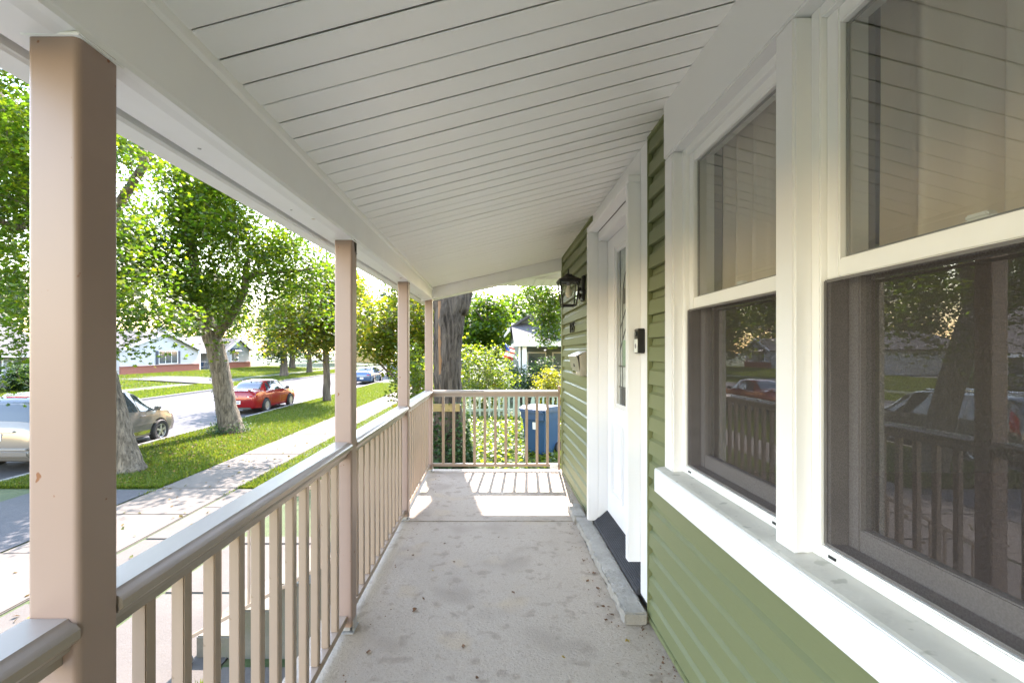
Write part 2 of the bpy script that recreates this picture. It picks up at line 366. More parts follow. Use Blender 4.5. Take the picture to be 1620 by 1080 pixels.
# driveway apron between walk and street, and a drive across the street
m = MB(); n_ = 14
vs = []; 
for j in range(n_ + 1):
    y = 3.4 + 6.0 * j / n_; e = random.uniform(-.05, .05)
    for x in (KN + .02, -8.6, -6.72): vs.append((x, y + (e if j == n_ else 0), -1.462 if x < -10 else -1.392))
m.add(vs, [(j * 3 + i, j * 3 + i + 1, j * 3 + i + 4, j * 3 + i + 3) for j in range(n_) for i in range(2)])
m.build('driveway_apron', ASPHD, kind='structure')
m = MB(); m.add([(KF - .14, 39.6, -1.44), (KF - .14, 46.4, -1.44), (-23, 46.2, -1.385), (-23, 39.9, -1.385), (-29, 45.8, -1.02), (-29, 40.2, -1.05), (-36.4, 45.4, -.885), (-36.4, 40.5, -.885), (-52, 45.4, -.87), (-52, 40.5, -.87)],
               [(0, 1, 2, 3), (3, 2, 4, 5), (5, 4, 6, 7), (7, 6, 8, 9)])
m.build('far_driveway', ASPHD, kind='structure')

def slab_run(name, x0, x1, ylist, ztop, mat, jitter=0.006):
    root = empty(name, (0, 0, 0)); tag(root, kind='structure')
    for a, b_ in zip(ylist[:-1], ylist[1:]):
        mm = MB(); dz = random.uniform(-jitter, jitter)
        mm.bbox(x0, x1, a + .005, b_ - .005, ztop - .12, ztop + dz, .012, 2)
        mm.build('slab', mat, root)
    return root
slab_run('sidewalk', -6.68, -5.13, [-6 + 1.55 * i for i in range(42)], -1.388, WALK)
root = slab_run('far_sidewalk', -26.2, -24.9, [6 + 2.1 * i for i in range(16)] + [39.7], -1.355, WALK, .004)
ylist = [46.3 + 2.2 * i for i in range(22)]
for a, b_ in zip(ylist[:-1], ylist[1:]):
    mm = MB(); mm.bbox(-26.2, -24.9, a + .005, b_ - .005, -1.475, -1.355, .012, 2); mm.build('slab', WALK, root)
# broad front walk between porch and sidewalk: uneven old slabs
fw = empty('front_walk', (0, 0, 0)); tag(fw, kind='structure')
xsplit = [-5.10, -3.75, -2.35, -.98]
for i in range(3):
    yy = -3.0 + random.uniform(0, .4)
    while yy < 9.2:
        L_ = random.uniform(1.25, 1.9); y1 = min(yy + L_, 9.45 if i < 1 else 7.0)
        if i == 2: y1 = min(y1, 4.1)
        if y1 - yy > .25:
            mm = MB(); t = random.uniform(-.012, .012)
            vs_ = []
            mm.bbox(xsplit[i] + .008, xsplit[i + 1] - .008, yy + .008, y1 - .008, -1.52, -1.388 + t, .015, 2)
            mm.build('slab', WALK_BOUNCE if y1 < 1.7 else (WALKG if i < 2 else WALK), fw)  # near slabs made paler on purpose, to bounce daylight under the porch roof
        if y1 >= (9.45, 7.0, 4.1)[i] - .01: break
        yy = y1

# ------------------------------------------------------------------ porch floor
fl = empty('porch_floor', (0, 0, 0)); tag(fl, kind='structure')
for a, b_ in ((-2.6, 3.735), (3.739, 5.42)):
    mm = MB(); mm.bbox(-.86, .83, a, b_, -.12, 0, .008); mm.build('slab', CONC, fl)
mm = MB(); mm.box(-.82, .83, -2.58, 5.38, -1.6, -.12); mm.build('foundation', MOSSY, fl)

# ------------------------------------------------------------------ house with door and windows
WX = 0.79       # siding face
house = empty('green_house', (0.8, 2.0, 0), 'green lap-sided house with white front door and two double-hung windows', 'house')
mm = MB()       # sheathing with openings
ZB, ZT = -1.3, 2.75
SX0, SX1 = WX + .022, WX + .16
def wb(y0, y1, z0, z1): mm.box(SX0, SX1, y0, y1, z0, z1)
W1 = (1.236, 1.94); W2 = (0.46, 1.156); WZ = (0.85, 2.17)
DO = (2.52, 3.52); DZ = (0.06, 2.17)
wb(-2.6, W2[0], ZB, ZT); wb(W2[0], W1[1], ZB, WZ[0] - .02); wb(W2[0], W1[1], WZ[1] + .02, ZT); wb(W2[1] + .01, W1[0] - .01, WZ[0] - .02, WZ[1] + .02)
wb(W1[1], DO[0], ZB, ZT); wb(DO[0], DO[1], ZB, DZ[0]); wb(DO[0], DO[1], DZ[1] + .02, ZT); wb(DO[1], 5.28, ZB, ZT)
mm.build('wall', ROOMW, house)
mm = MB(); mm.box(SX1, 7.2, 5.14, 5.28, ZB, ZT); mm.box(SX1, 7.2, -2.6, -2.46, ZB, ZT); mm.box(7.2, 7.34, -2.6, 5.28, ZB, .7); mm.box(7.2, 7.34, -2.6, 5.28, 2.3, ZT); mm.box(7.2, 7.34, 2.4, 5.28, .7, 2.3); mm.box(7.2, 7.34, -2.6, 1.4, .7, 2.3)  # unseen opening added in the back wall to let daylight onto the curtains
mm.build('outer_wall', GREEN, house)
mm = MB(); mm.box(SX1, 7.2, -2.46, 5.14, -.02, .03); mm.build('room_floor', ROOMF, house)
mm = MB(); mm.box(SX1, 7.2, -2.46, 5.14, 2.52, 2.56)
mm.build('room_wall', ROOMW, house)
mm = MB()
mm.extrude([(.6, 2.86), (4.0, 4.5), (7.6, 2.86), (7.6, 2.76), (.6, 2.76)], 'y', -2.9, 5.75)
mm.build('roof', SHINGLE, house)

# siding courses: dutch-lap profile, every course a plank
def siding(y0, y1, z0, z1, exp=.1145):
    z = z0; i = 0
    while z < z1 - .01:
        h = min(exp, z1 - z)
        prof = [(WX + .022, z), (WX - .002, z), (WX - .009, z + .003), (WX - .005, z + h * .60), (WX + .009, z + h * .71), (WX + .0145, z + h * .99), (WX + .022, z + h)]
        mm = MB(); mm.extrude(prof, 'y', y0, y1); mm.build('siding_plank', GREEN, house)
        z += h; i += 1
siding(3.66, 5.20, .035, 2.43)
siding(2.055, 2.355, .035, 2.43)
siding(-2.6, 2.055, .035, .735)
mm = MB(); mm.bbox(WX - .012, WX + .04, 5.20, 5.29, .02, 2.42, .004); mm.build('corner_trim', OLIVE, house)
for y in (3.652, 2.345):
    mm = MB(); mm.bbox(WX - .012, WX + .012, y, y + .016, .02, 2.40, .003); mm.build('channel_trim', OLIVE, house)
mm = MB(); mm.bbox(WX - .014, WX + .02, 2.0, 2.34, .008, .034, .003); mm.bbox(WX - .014, WX + .02, -2.6, 2.0, .008, .034, .003); mm.bbox(WX - .014, WX + .02, 3.66, 5.2, .008, .034, .003)
mm.build('starter_strip', OLIVE, house)
mm = MB(); mm.bbox(WX - .018, WX + .02, 3.66, 5.2, 2.375, 2.42, .003); mm.build('ceiling_trim', OLIVE, house)
mm = MB(); mm.bbox(WX - .018, WX + .02, 2.06, 2.34, 2.39, 2.44, .003); mm.build('ceiling_trim', OLIVE, house)

# window surround
TX = 0.742
mm = MB(); mm.bbox(TX, WX + .03, -.5, 2.035, 2.168, 2.50, .005); mm.build('window_header', WHITE, house)
mm = MB(); mm.bbox(TX + .003, WX + .05, 1.942, 2.03, .842, 2.166, .006); mm.build('window_casing', WHITE, house)
mm = MB(); mm.bbox(TX + .001, WX + .05, 1.158, 1.236, .842, 2.166, .006); mm.build('mullion_casing', WHITE, house)
mm = MB(); mm.bbox(TX + .003, WX + .05, .36, .452, .842, 2.166, .006); mm.build('window_casing', WHITE, house)
mm = MB(); mm.extrude([(.708, .735), (.722, .735), (.722, .80), (.822, .80), (.822, .852), (.722, .838), (.708, .836)], 'y', .30, 2.052)
mm.build('window_apron', WHITE, house, bevel=.003)
mm = MB(); mm.extrude([(.714, .8375), (.722, .8405), (.818, .8535), (.818, .848), (.722, .835)], 'y', .31, 2.045)
mm.build('window_stool', SILL, house)

def ring(mm, x0, x1, y0, y1, z0, z1, w, wb_=None, wt=None, b=.003):
    wb_ = wb_ or w; wt = wt or w
    mm.bbox(x0, x1, y0, y0 + w, z0, z1, b); mm.bbox(x0, x1, y1 - w, y1, z0, z1, b)
    mm.bbox(x0 + .0015, x1 - .0015, y0 + w - .001, y1 - w + .001, z0, z0 + wb_, b); mm.bbox(x0 + .0015, x1 - .0015, y0 + w - .001, y1 - w + .001, z1 - wt, z1, b)
def window(y0, y1):
    z0, z1 = WZ; zm = 1.525
    fr = MB(); ring(fr, .786, .905, y0 - .004, y1 + .004, z0, z1, .032, .03, .03)
    win = fr.build('window', VINYL, house)
    # upper sash (outer track) with its pane
    mm = MB(); ring(mm, .802, .832, y0 + .028, y1 - .028, zm - .012, z1 - .03, .040, .044, .04)
    mm.build('upper_sash', VINYL, win)
    mm = MB(); mm.add([(.817, y0 + .066, zm + .03), (.817, y1 - .066, zm + .03), (.817, y1 - .066, z1 - .068), (.817, y0 + .066, z1 - .068)], [(0, 1, 2, 3)]); mm.build('upper_pane', PANE, win)
    mm = MB(); ring(mm, .819, .827, y0 + .062, y1 - .062, zm + .028, z1 - .066, .012); mm.build('spacer', SASHG, win)
    # lower sash (inner track), grey behind the screen
    mm = MB(); ring(mm, .842, .872, y0 + .03, y1 - .03, z0 + .03, zm + .03, .048, .055, .04); mm.build('lower_sash', SASHG, win)
    mm = MB(); mm.add([(.857, y0 + .075, z0 + .08), (.857, y1 - .075, z0 + .08), (.857, y1 - .075, zm - .006), (.857, y0 + .075, zm - .006)], [(0, 1, 2, 3)]); mm.build('lower_pane', PANE, win)
    mm = MB(); mm.box(.800, .84, y0 + .0285, y0 + .046, z0 + .031, zm - .014); mm.box(.800, .84, y1 - .046, y1 - .0285, z0 + .031, zm - .014); mm.box(.8, .84, y0 + .046, y1 - .046, z0 + .0305, z0 + .036)
    mm.build('track', DARKTRK, win)
    # screen
    mm = MB(); mm.add([(.797, y0 + .03, z0 + .032), (.797, y1 - .03, z0 + .032), (.797, y1 - .03, zm - .014), (.797, y0 + .03, zm - .014)], [(0, 1, 2, 3)])
    mm.build('insect_screen', MESHS, win)
    mm = MB(); ring(mm, .7935, .8005, y0 + .0285, y1 - .0285, z0 + .031, zm - .013, .007); mm.build('screen_frame', DARKTRK, win)
    # latch and drain slots
    yc = (y0 + y1) / 2
    mm = MB(); mm.bbox(.835, .868, yc - .03, yc + .03, zm + .031, zm + .046, .004); mm.bbox(.838, .858, yc - .012, yc + .028, zm + .046, zm + .056, .003)
    mm.build('sash_lock', VINYL, win)
    for yy in (y0 + .06, y1 - .08):
        mm = MB(); mm.box(.7845, .788, yy, yy + .022, z0 + .012, z0 + .018); mm.build('drain_slot', BLACKP, win)
    return win
window(*W1); window(*W2)

# curtains hang in the room behind the glass
def curtain(y0, y1, x, amp, wl_, label, mat, z0=1.56, z1=2.32):
    n = int((y1 - y0) / .012); zs = [z0, (z0 + z1) / 2, z1]
    mm = MB(); ph = random.uniform(0, 6)
    vs = []
    for z in zs:
        for i in range(n + 1):
            y = y0 + (y1 - y0) * i / n
            k = 2 * math.pi * y / wl_ + ph
            vs.append((x + amp * (math.sin(k) + .4 * math.sin(2.3 * k + 1) + .15 * math.sin(.37 * k)) * (1.15 if z == z0 else 1), y, z))
    fs = [(r_ * (n + 1) + i, r_ * (n + 1) + i + 1, (r_ + 1) * (n + 1) + i + 1, (r_ + 1) * (n + 1) + i) for r_ in range(2) for i in range(n)]
    mm.add(vs, fs)
    return mm.build('curtain', mat, smooth='all', label=label, cat='curtain')
curtain(1.26, 1.93, .965, .030, .13, 'beige pleated curtain behind the narrower window nearer the front door', CURT)
curtain(.40, 1.14, .965, .034, .17, 'beige curtain hanging behind the large nearest window', CURT)
mm = MB(); mm.tube([(.975, .3, 2.325), (.975, 2.1, 2.325)], .012, 8)
mm.build('curtain_rod', VINYL, label='white curtain rod inside above the window pair', cat='rod')

# door surround
mm = MB(); mm.bbox(WX - .006, WX + .03, 2.37, 2.482, .07, 2.44, .004); mm.build('door_casing', WHITE, house)
mm = MB(); mm.bbox(WX - .006, WX + .03, 3.556, 3.652, .03, 2.44, .004); mm.build('door_casing', WHITE, house)
mm = MB(); mm.bbox(WX - .006, WX + .03, 2.482, 3.556, 2.262, 2.44, .004); mm.build('door_casing', WHITE, house)
mm = MB(); mm.bbox(.718, .90, 2.482, 2.528, .235, 2.235, .004); mm.build('door_jamb', WHITE, house)
mm = MB(); mm.bbox(.718, .795, 3.512, 3.556, .085, 2.235, .004); mm.bbox(.795, .90, 3.505, 3.556, .085, 2.235, .004); mm.build('door_jamb', WHITE, house)
mm = MB(); mm.bbox(.718, .795, 2.482, 3.556, 2.235, 2.275, .004); mm.bbox(.795, .90, 2.528, 3.505, 2.165, 2.235, .004); mm.build('door_head', WHITE, house)
DX = .862
DY0, DY1, DZ0, DZ1 = 2.532, 3.502, .165, 2.16
mm = MB()
LY0, LY1, LZ0, LZ1 = 2.80, 3.235, .985, 2.03      # glazed light
mm.box(DX, DX + .044, DY0, LY0, DZ0, DZ1); mm.box(DX, DX + .044, LY1, DY1, DZ0, DZ1); mm.box(DX, DX + .044, LY0, LY1, DZ0, LZ0); mm.box(DX, DX + .044, LY0, LY1, LZ1, DZ1)
door = mm.build('front_door', WHITE, house)
mm = MB(); ring(mm, DX - .016, DX + .004, LY0 - .045, LY1 + .045, LZ0 - .045, LZ1 + .045, .034, b=.007); mm.build('light_frame', WHITE, door)
mm = MB(); ring(mm, DX - .009, DX + .004, LY0 - .012, LY1 + .012, LZ0 - .012, LZ1 + .012, .018, b=.004); mm.build('light_frame', WHITE, door)
for (a, b_) in ((2.66, 2.955), (3.08, 3.375)):
    mm = MB(); ring(mm, DX - .007, DX + .003, a, b_, .33, .845, .022, b=.006); ring(mm, DX - .004, DX + .003, a + .035, b_ - .035, .365, .81, .014, b=.004)
    mm.build('door_panel', WHITE, door)
# leaded glass: outer textured pane, inner pointed-arch figure and came strips
yc = (LY0 + LY1) / 2
mm = MB(); mm.box(DX + .016, DX + .022, LY0, LY1, LZ0, LZ1); mm.build('glass_pane', FROST, door)
def came(pts, r=.004):
    mm = MB(); mm.tube(pts, r, 6); mm.build('came', CAME, door)
gx = DX + .0155
for s in (-1, 1):
    came([(gx, yc + s * .135, LZ0), (gx, yc + s * .135, 1.62)]); came([(gx, yc + s * .022, LZ0 + .26), (gx, yc + s * .022, 1.86)])
    came([(gx, yc + s * .19, LZ0), (gx, yc + s * .19, LZ1)], .003)
    came([(gx, yc + s * (.135 - .135 * (1 - math.cos(t))), 1.62 + .28 * math.sin(t)) for t in [i * math.pi / 16 for i in range(9)]])
    came([(gx, yc + s * .19, 1.36), (gx, yc, 1.56)]); came([(gx, yc + s * .19, 1.50), (gx, yc, 1.68)])
came([(gx, LY0, LZ0 + .12), (gx, LY1, LZ0 + .12)]); came([(gx, LY0, LZ0 + .26), (gx, LY1, LZ0 + .26)]); came([(gx, yc, LZ0), (gx, yc, LZ0 + .26)])
for sg in (-1, 1):
    mm = MB(); a, b_ = sorted((yc + sg * .13, yc + sg * .026)); mm.box(DX + .013, DX + .016, a, b_, LZ0 + .264, 1.42); mm.build('green_glass', FROSTG, door)
for (a, b_, z0, z1) in ((yc - .13, yc - .026, 1.66, 1.76), (yc + .026, yc + .13, 1.66, 1.76), (LY0 + .05, yc - .01, LZ0 + .005, LZ0 + .115), (yc + .01, LY1 - .05, LZ0 + .005, LZ0 + .115)):
    mm = MB(); mm.box(DX + .0125, DX + .0155, a, b_, z0, z1); mm.build('bevel_glass', CAME, door)
mm = MB(); mm.tube([(DX - .05, 2.60, 1.07), (DX + .01, 2.60, 1.07)], .012, 10); mm.tube([(DX - .075, 2.60, 1.07), (DX - .05, 2.60, 1.07)], [.030, .026], 14); mm.build('door_knob', STEEL, door, smooth=True)

# ribbed rubber tread in front of the sill
tr = empty('threshold_tread', (.83, 3.0, .08), 'black ribbed rubber tread on the sill below the white front door', 'mat')
mm = MB(); mm.extrude([(.765, .062), (.765, .082), (.86, .164), (.875, .164), (.875, .062)], 'y', 2.484, 3.552); mm.build('tread_pad', RUBBER, tr)
for i in range(11):
    x = .768 + i * .0085; z = .0845 + (x - .765) * .863
    mm = MB(); mm.box(x, x + .0042, 2.487, 3.549, z - .004, z + .0035); mm.build('rib', RUBBER, tr)

# rough concrete step slab on the porch floor along the door
def rough_block(x0, x1, y0, y1, z0, z1, nx_, ny_, amp, seed):
    rr = random.Random(seed); bm = bmesh.new(); bmesh.ops.create_cube(bm, size=1)
    for v in bm.verts: v.co = Vector(((x0 + x1) / 2 + v.co.x * (x1 - x0), (y0 + y1) / 2 + v.co.y * (y1 - y0), (z0 + z1) / 2 + v.co.z * (z1 - z0)))
    bmesh.ops.bevel(bm, geom=bm.edges[:], offset=.006, segments=2, affect='EDGES')
    k = max(2, int((y1 - y0) / .035))
    for i in range(1, k):
        y = y0 + (y1 - y0) * i / k
        bmesh.ops.bisect_plane(bm, geom=bm.verts[:] + bm.edges[:] + bm.faces[:], plane_co=(0, y, 0), plane_no=(0, 1, 0))
    for v in bm.verts:
        a = amp * (2.0 if v.co.x < (x0 + x1) / 2 else .5)
        v.co += Vector((rr.uniform(-a, a), rr.uniform(-amp, amp) * .4, rr.uniform(-amp, amp) * .5 if v.co.z > z0 + .015 else 0))
    mm = MB(); bm.verts.index_update(); mm.add([v.co[:] for v in bm.verts], [[v.index for v in f.verts] for f in bm.faces]); bm.free(); return mm
rough_block(.655, .765, 2.31, 3.66, .001, .062, 3, 30, .005, 1).build('concrete_step', STONE, smooth=True, label='long rough concrete step slab on the porch floor below the front door', cat='step')
rough_block(.645, .745, 3.685, 4.02, .001, .055, 3, 30, .006, 2).build('concrete_step', STONE, smooth=True, label='short broken-off chunk of concrete step at the far end of the long one', cat='step')

# ------------------------------------------------------------------ porch roof: beam, ceiling boards, gutter
proof = empty('porch_roof', (0, 1.4, 2.2), 'white shed roof over the porch with boarded ceiling and white beam', 'roof')
cx0, cz0, cx1, cz1 = -.645, 2.075, .80, 2.402
slope = (cz1 - cz0) / (cx1 - cx0)
def cz(x): return cz0 + (x - cx0) * slope
YE = 5.37
n_b = 73; bw = .105
prof_w = bw
mb = MB()
e = .0045
pro = [(-bw / 2 + .014, .001), (-bw / 2 + .0028, -.0115), (-bw / 2 + .0062, -.0135), (bw / 2 - .012, -.0135), (bw / 2 - .0028, -.0115), (bw / 2 - .0028, .001)]
k = len(pro)
vs = [(x, p[0], (cz(x)) + p[1]) for x in (cx0 - .02, cx1 + .02) for p in pro]
mb.add([(v[0], v[1], v[2] - 2.2) for v in vs], [(i, (i + 1) % k, k + (i + 1) % k, k + i) for i in range(k)] + [tuple(range(k))[::-1], tuple(range(k, 2 * k))])
tmp = mb.build('ceiling_board', SOFFIT); bme = tmp.data; bpy.data.objects.remove(tmp)
for i in range(n_b):
    y = -2.45 + bw * i + bw / 2
    if y > YE - .15: break
    bo = link('ceiling_board', bme, None, proof, (0, y - 1.4, random.uniform(-.0008, .0008))); bo.rotation_euler = (0, -(5.3 - y) * .0098, 0)
mm = MB()
for q in range(70):
    ya, yb = -2.55 + q * .1205, -2.55 + (q + 1) * .1205
    vs = [(x, y, cz(x) + d + x * (5.3 - y) * .0098) for y in (ya, yb) for x in (cx0 - .25, cx1 + .1) for d in (.0015, .02)]
    mm.add(vs, [(0, 1, 3, 2), (4, 6, 7, 5), (0, 2, 6, 4), (1, 5, 7, 3)])
mm.build('backing', GROOVE, proof)
mm = MB(); mm.extrude([(-.93, 2.105), (.85, 2.52), (.85, 2.80), (-.93, 2.22)], 'y', -2.6, 5.92); mm.v = [(x, y, z + x * (5.3 - y) * .0098) for x, y, z in mm.v]; mm.build('roof_deck', SHINGLE, proof)
# beam along the street side
def sag(mm, kb, kt, zb=1.938, zt=2.07):
    mm.v = [(x, y, z - (5.3 - y) * (kb + (kt - kb) * (z - zb) / (zt - zb))) for x, y, z in mm.v]; return mm
mm = MB(); mm.extrude([(-.660, 1.945), (-.666, 1.938), (-.70, 1.9325), (-.792, 1.936), (-.792, 2.05), (-.660, 2.05)], 'y', -2.5, 5.30); sag(mm, .018, .0063).build('beam', BEAMW, proof)
mm = MB(); mm.extrude([(-.6595, 2.030), (-.649, 2.036), (-.649, 2.066), (-.6595, 2.070)], 'y', -2.5, 5.20); sag(mm, .0063, .0063).build('beam_trim', SOFFIT, proof)
mm = MB(); mm.extrude([(-.812, 1.925), (-.868, 1.925), (-.905, 1.985), (-.91, 2.06), (-.895, 2.06), (-.89, 1.99), (-.86, 1.938), (-.822, 1.938), (-.822, 2.06), (-.805, 2.06), (-.805, 1.93)], 'y', -2.5, 5.95); sag(mm, .018, .010).build('gutter', VINYL, proof)
# end beam follows the roof pitch
mm = MB()
xa, xb = -.79, .80
za = lambda x: 1.938 + (x + .64) * slope * .98
vs = []
for y in (5.24, 5.42):
    for x in (xa, xb): vs += [(x, y, za(x)), (x, y, za(x) + .15)]
mm.add(vs, [(0, 1, 3, 2), (4, 6, 7, 5), (0, 2, 6, 4), (1, 5, 7, 3), (0, 4, 5, 1), (2, 3, 7, 6)])
mm.build('end_beam', BEAMW, proof)
# boarded level overhang beyond the end beam
for i in range(9):
    mm = MB(); x = .10 + i * .105; mm.bbox(x, x + .101, 5.45, 6.02, 2.185, 2.197, .004); mm.build('overhang_board', SOFFIT, proof)
mm = MB(); mm.box(.08, 1.06, 5.44, 6.03, 2.198, 2.30); mm.build('overhang_box', SOFFIT, proof)

# ------------------------------------------------------------------ posts
PX = -.708; PW = .084
PY = [.80, 2.285, 3.79, 5.31]
plab = ['nearest tan porch post, cut by the left of the picture view, with rust specks', 'second tan porch post from the camera, between the two long railings', 'third tan porch post from the camera, before the corner post', 'tan corner post where the side railing meets the end railing']
plab[0] = 'nearest and widest tan porch post, with rust specks near its top'
for i, y in enumerate(PY):
    p = empty('porch_post', (PX, y, 0), plab[i], 'post', 'tan porch posts')
    mm = MB()
    w = PW / 2; c = .010; prof = []
    for (sx, sy) in ((1, 1), (-1, 1), (-1, -1), (1, -1)):
        a0 = {(1, 1): 0, (-1, 1): 90, (-1, -1): 180, (1, -1): 270}[(sx, sy)]
        for t in range(0, 91, 15): prof.append((PX + sx * (w - c) + c * math.cos(R(a0 + t)), y + sy * (w - c) + c * math.sin(R(a0 + t))))
    ztop = 1.9405 - (5.3 - y) * .018; mm.extrude(prof, 'z', .03, ztop); mm.build('shaft', TAN, p)
    mm = MB()
    for s in (-1, 1): mm.bbox(PX + s * .0435 - .002, PX + s * .0435 + .002, y - .03, y + .03, .002, .055, .001)
    mm.bbox(PX - .05, PX + .05, y - .05, y + .05, .001, .006, .002); mm.bbox(PX - .03, PX + .03, y - .03, y + .03, .006, .04, .002)
    mm.build('base_bracket', GALV, p)
    mm = MB(); mm.bbox(PX - .048, PX + .048, y - .048, y + .048, ztop - .0115, ztop - .006, .002); mm.build('caulk_bead', SOFFIT, p)

for y, zt, hh in ((PY[1], 1.886, .085), (PY[2], 1.913, .03)):
    mm = MB(); rr = random.Random(int(y * 10)); pts = [(y - .012, zt), (y + .034, zt - .002), (y + .033, zt - hh * .75), (y + .022, zt - hh), (y + .014, zt - hh * .6), (y + .004, zt - hh * .78), (y - .006, zt - hh * .35)]
    n_ = len(pts); X0 = PX + PW / 2 + .0008
    mm.add([(X0, a, b_) for a, b_ in pts], [tuple(range(n_))]); 
    host = [o for o in C.objects if o.name.startswith('porch_post') and abs(o.location.y - y) < .01][0]
    mm.build('rust_hole', RUSTD, host)
for y in (1.2, 1.75, 2.6, 3.2, 4.2, 4.8):
    mm = MB(); z = 1.9345 - (5.3 - y) * .018; mm.tube([(-.745, y, z - .0035), (-.745, y, z + .004)], .0045, 8); mm.build('screw', GALV, proof)

# ------------------------------------------------------------------ railings
def cap_profile(c, z):
    return [(c - .046, z - .006), (c - .040, z), (c + .026, z), (c + .031, z - .006), (c + .040, z - .008), (c + .047, z - .016), (c + .047, z - .030), (c + .040, z - .038), (c + .033, z - .040), (c + .030, z - .052), (c + .018, z - .054), (c + .018, z - .074), (c - .018, z - .074), (c - .018, z - .054), (c - .040, z - .050), (c - .046, z - .030)]
RZ = .912
bal_me = None
def bal_mesh(h):
    mm = MB(); mm.bbox(-.015, .015, -.015, .015, 0, h, .0025, 2)
    o = mm.build('baluster', TANR); me = o.data; bpy.data.objects.remove(o); return me
BAL = bal_mesh(RZ - .074 - .085)
def railing(y0, y1, label, n=None, axis='y', fixed=PX, caps=None):
    if axis == 'y': root = empty('porch_railing', (fixed, y0, 0), label, 'railing', 'tan porch railings')
    else: root = empty('porch_railing', (y0, fixed, 0), label, 'railing', 'tan porch railings')
    mm = MB()
    if axis == 'y': mm.extrude(cap_profile(fixed, RZ), 'y', y0 + .001, y1 - .001)
    else: mm.extrude([(fixed - (a - fixed), z) for a, z in cap_profile(fixed, RZ)], 'x', y0 + .001, y1 - .001)
    mm.build('top_rail', CAPM, root, smooth=True)
    mm = MB()
    pr = [(fixed - .018, .052), (fixed + .018, .052), (fixed + .018, .066), (fixed + .022, .070), (fixed + .018, .085), (fixed - .018, .085), (fixed - .022, .070), (fixed - .018, .066)]
    mm.extrude(pr, axis, y0 + .001, y1 - .001); mm.build('bottom_rail', TANR, root, smooth=True)
    L_ = y1 - y0; n = n or int(round(L_ / .121)) - 1
    for i in range(n):
        t = y0 + L_ * (i + 1) / (n + 1)
        if axis == 'y': link('baluster', BAL, None, root, (0, t - y0, .085))
        else: link('baluster', BAL, None, root, (t - y0, 0, .085))
    return root
h2 = PW / 2
railing(-.72, PY[0] - h2, 'short end of tan railing left of the nearest porch post')
railing(PY[0] + h2, PY[1] - h2, 'long tan railing between the nearest and second porch posts')
railing(PY[1] + h2, PY[2] - h2, 'tan railing between the second and third porch posts')
railing(PY[2] + h2, PY[3] - h2, 'tan railing between the third post and the corner post')
railing(PX + h2, WX - .042, 'tan end railing across the far end of the porch', 11, 'x', 5.325)
mm = MB(); mm.bbox(WX - .041, WX - .016, 5.312, 5.338, .01, .96, .003); mm.build('wall_stile', TAN, label='slim tan upright fixing the end railing to the house wall', cat='post')
mm = MB(); mm.bbox(.655, .745, 5.285, 5.30, .03, .085, .004); mm.build('bracket_plate', SOFFIT, label='white plate at the foot of the end railing by the wall', cat='bracket')

# ------------------------------------------------------------------ steps down to the walk, with rail
st = empty('porch_steps', (-1.6, 4.7, -1.4), 'mossy concrete steps going down from the porch to the front walk', 'steps')
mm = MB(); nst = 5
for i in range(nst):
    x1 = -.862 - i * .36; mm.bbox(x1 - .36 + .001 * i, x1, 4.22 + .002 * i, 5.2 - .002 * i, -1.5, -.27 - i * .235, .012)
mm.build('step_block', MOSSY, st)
sr = empty('stair_railing', (-2.62, 4.12, -1.39), 'sloping metal stair railing below the porch, seen through the balusters', 'railing')
x_a, x_b = -2.62, -.80; zA, zB = -1.14, -.16
def sl(x): return zA + (x - x_a) / (x_b - x_a) * (zB - zA)
for nm, dz, w in (('bottom_rail', 0, .016), ('top_rail', .74, .022)):
    mm = MB(); mm.add([(x, 4.12 + dy, sl(x) + dz + dd) for x in (x_a, x_b) for dy in (-w, w) for dd in (-.016, .016)], [(0, 1, 3, 2), (4, 6, 7, 5), (0, 4, 5, 1), (2, 3, 7, 6), (0, 2, 6, 4), (1, 5, 7, 3)])
    mm.build(nm, TANR, sr, bevel=.004)
for i in range(14):
    x = x_a + .12 + i * .125
    mm = MB(); mm.box(x - .009, x + .009, 4.111, 4.129, sl(x) + .01, sl(x) + .73); mm.build('baluster', TANR, sr)
mm = MB(); mm.bbox(x_a - .06, x_a - .015, 4.097, 4.143, -1.36, -.28, .006); mm.build('newel', GALV, sr)
mm = MB(); mm.bbox(x_a - .065, x_a - .01, 4.09, 4.15, -1.386, -1.33, .004); mm.build('newel_base', GALV, sr)

# ------------------------------------------------------------------ wall fixtures
lan = empty('wall_lantern', (WX - .004, 4.0, 1.9), 'black wall lantern with clear glass panes beside the front door', 'lantern')
mm = MB(); mm.bbox(WX - .030, WX - .003, 3.945, 4.055, 1.775, 1.985, .006); mm.build('backplate', BLACK, lan)
mm = MB(); mm.bbox(WX - .05, WX - .028, 3.985, 4.015, 1.80, 1.835, .004); mm.bbox(WX - .05, WX - .028, 3.985, 4.015, 1.86, 1.89, .004)
mm.tube([(WX - .045, 4.0, 1.79), (WX - .052, 4.0, 1.86), (WX - .065, 4.0, 1.93), (WX - .10, 4.0, 1.985), (WX - .15, 4.0, 2.005)], [.008] * 5, 8)
mm.build('arm', BLACK, lan, smooth=True)
lx, ly = .652, 4.0
def frust(mm, z0, h0, z1, h1, cap=True):
    vs = [(lx + sx * h, ly + sy * h, z) for z, h in ((z0, h0), (z1, h1)) for sx, sy in ((-1, -1), (1, -1), (1, 1), (-1, 1))]
    mm.add(vs, [(0, 1, 5, 4), (1, 2, 6, 5), (2, 3, 7, 6), (3, 0, 4, 7)] + ([(3, 2, 1, 0), (4, 5, 6, 7)] if cap else []))
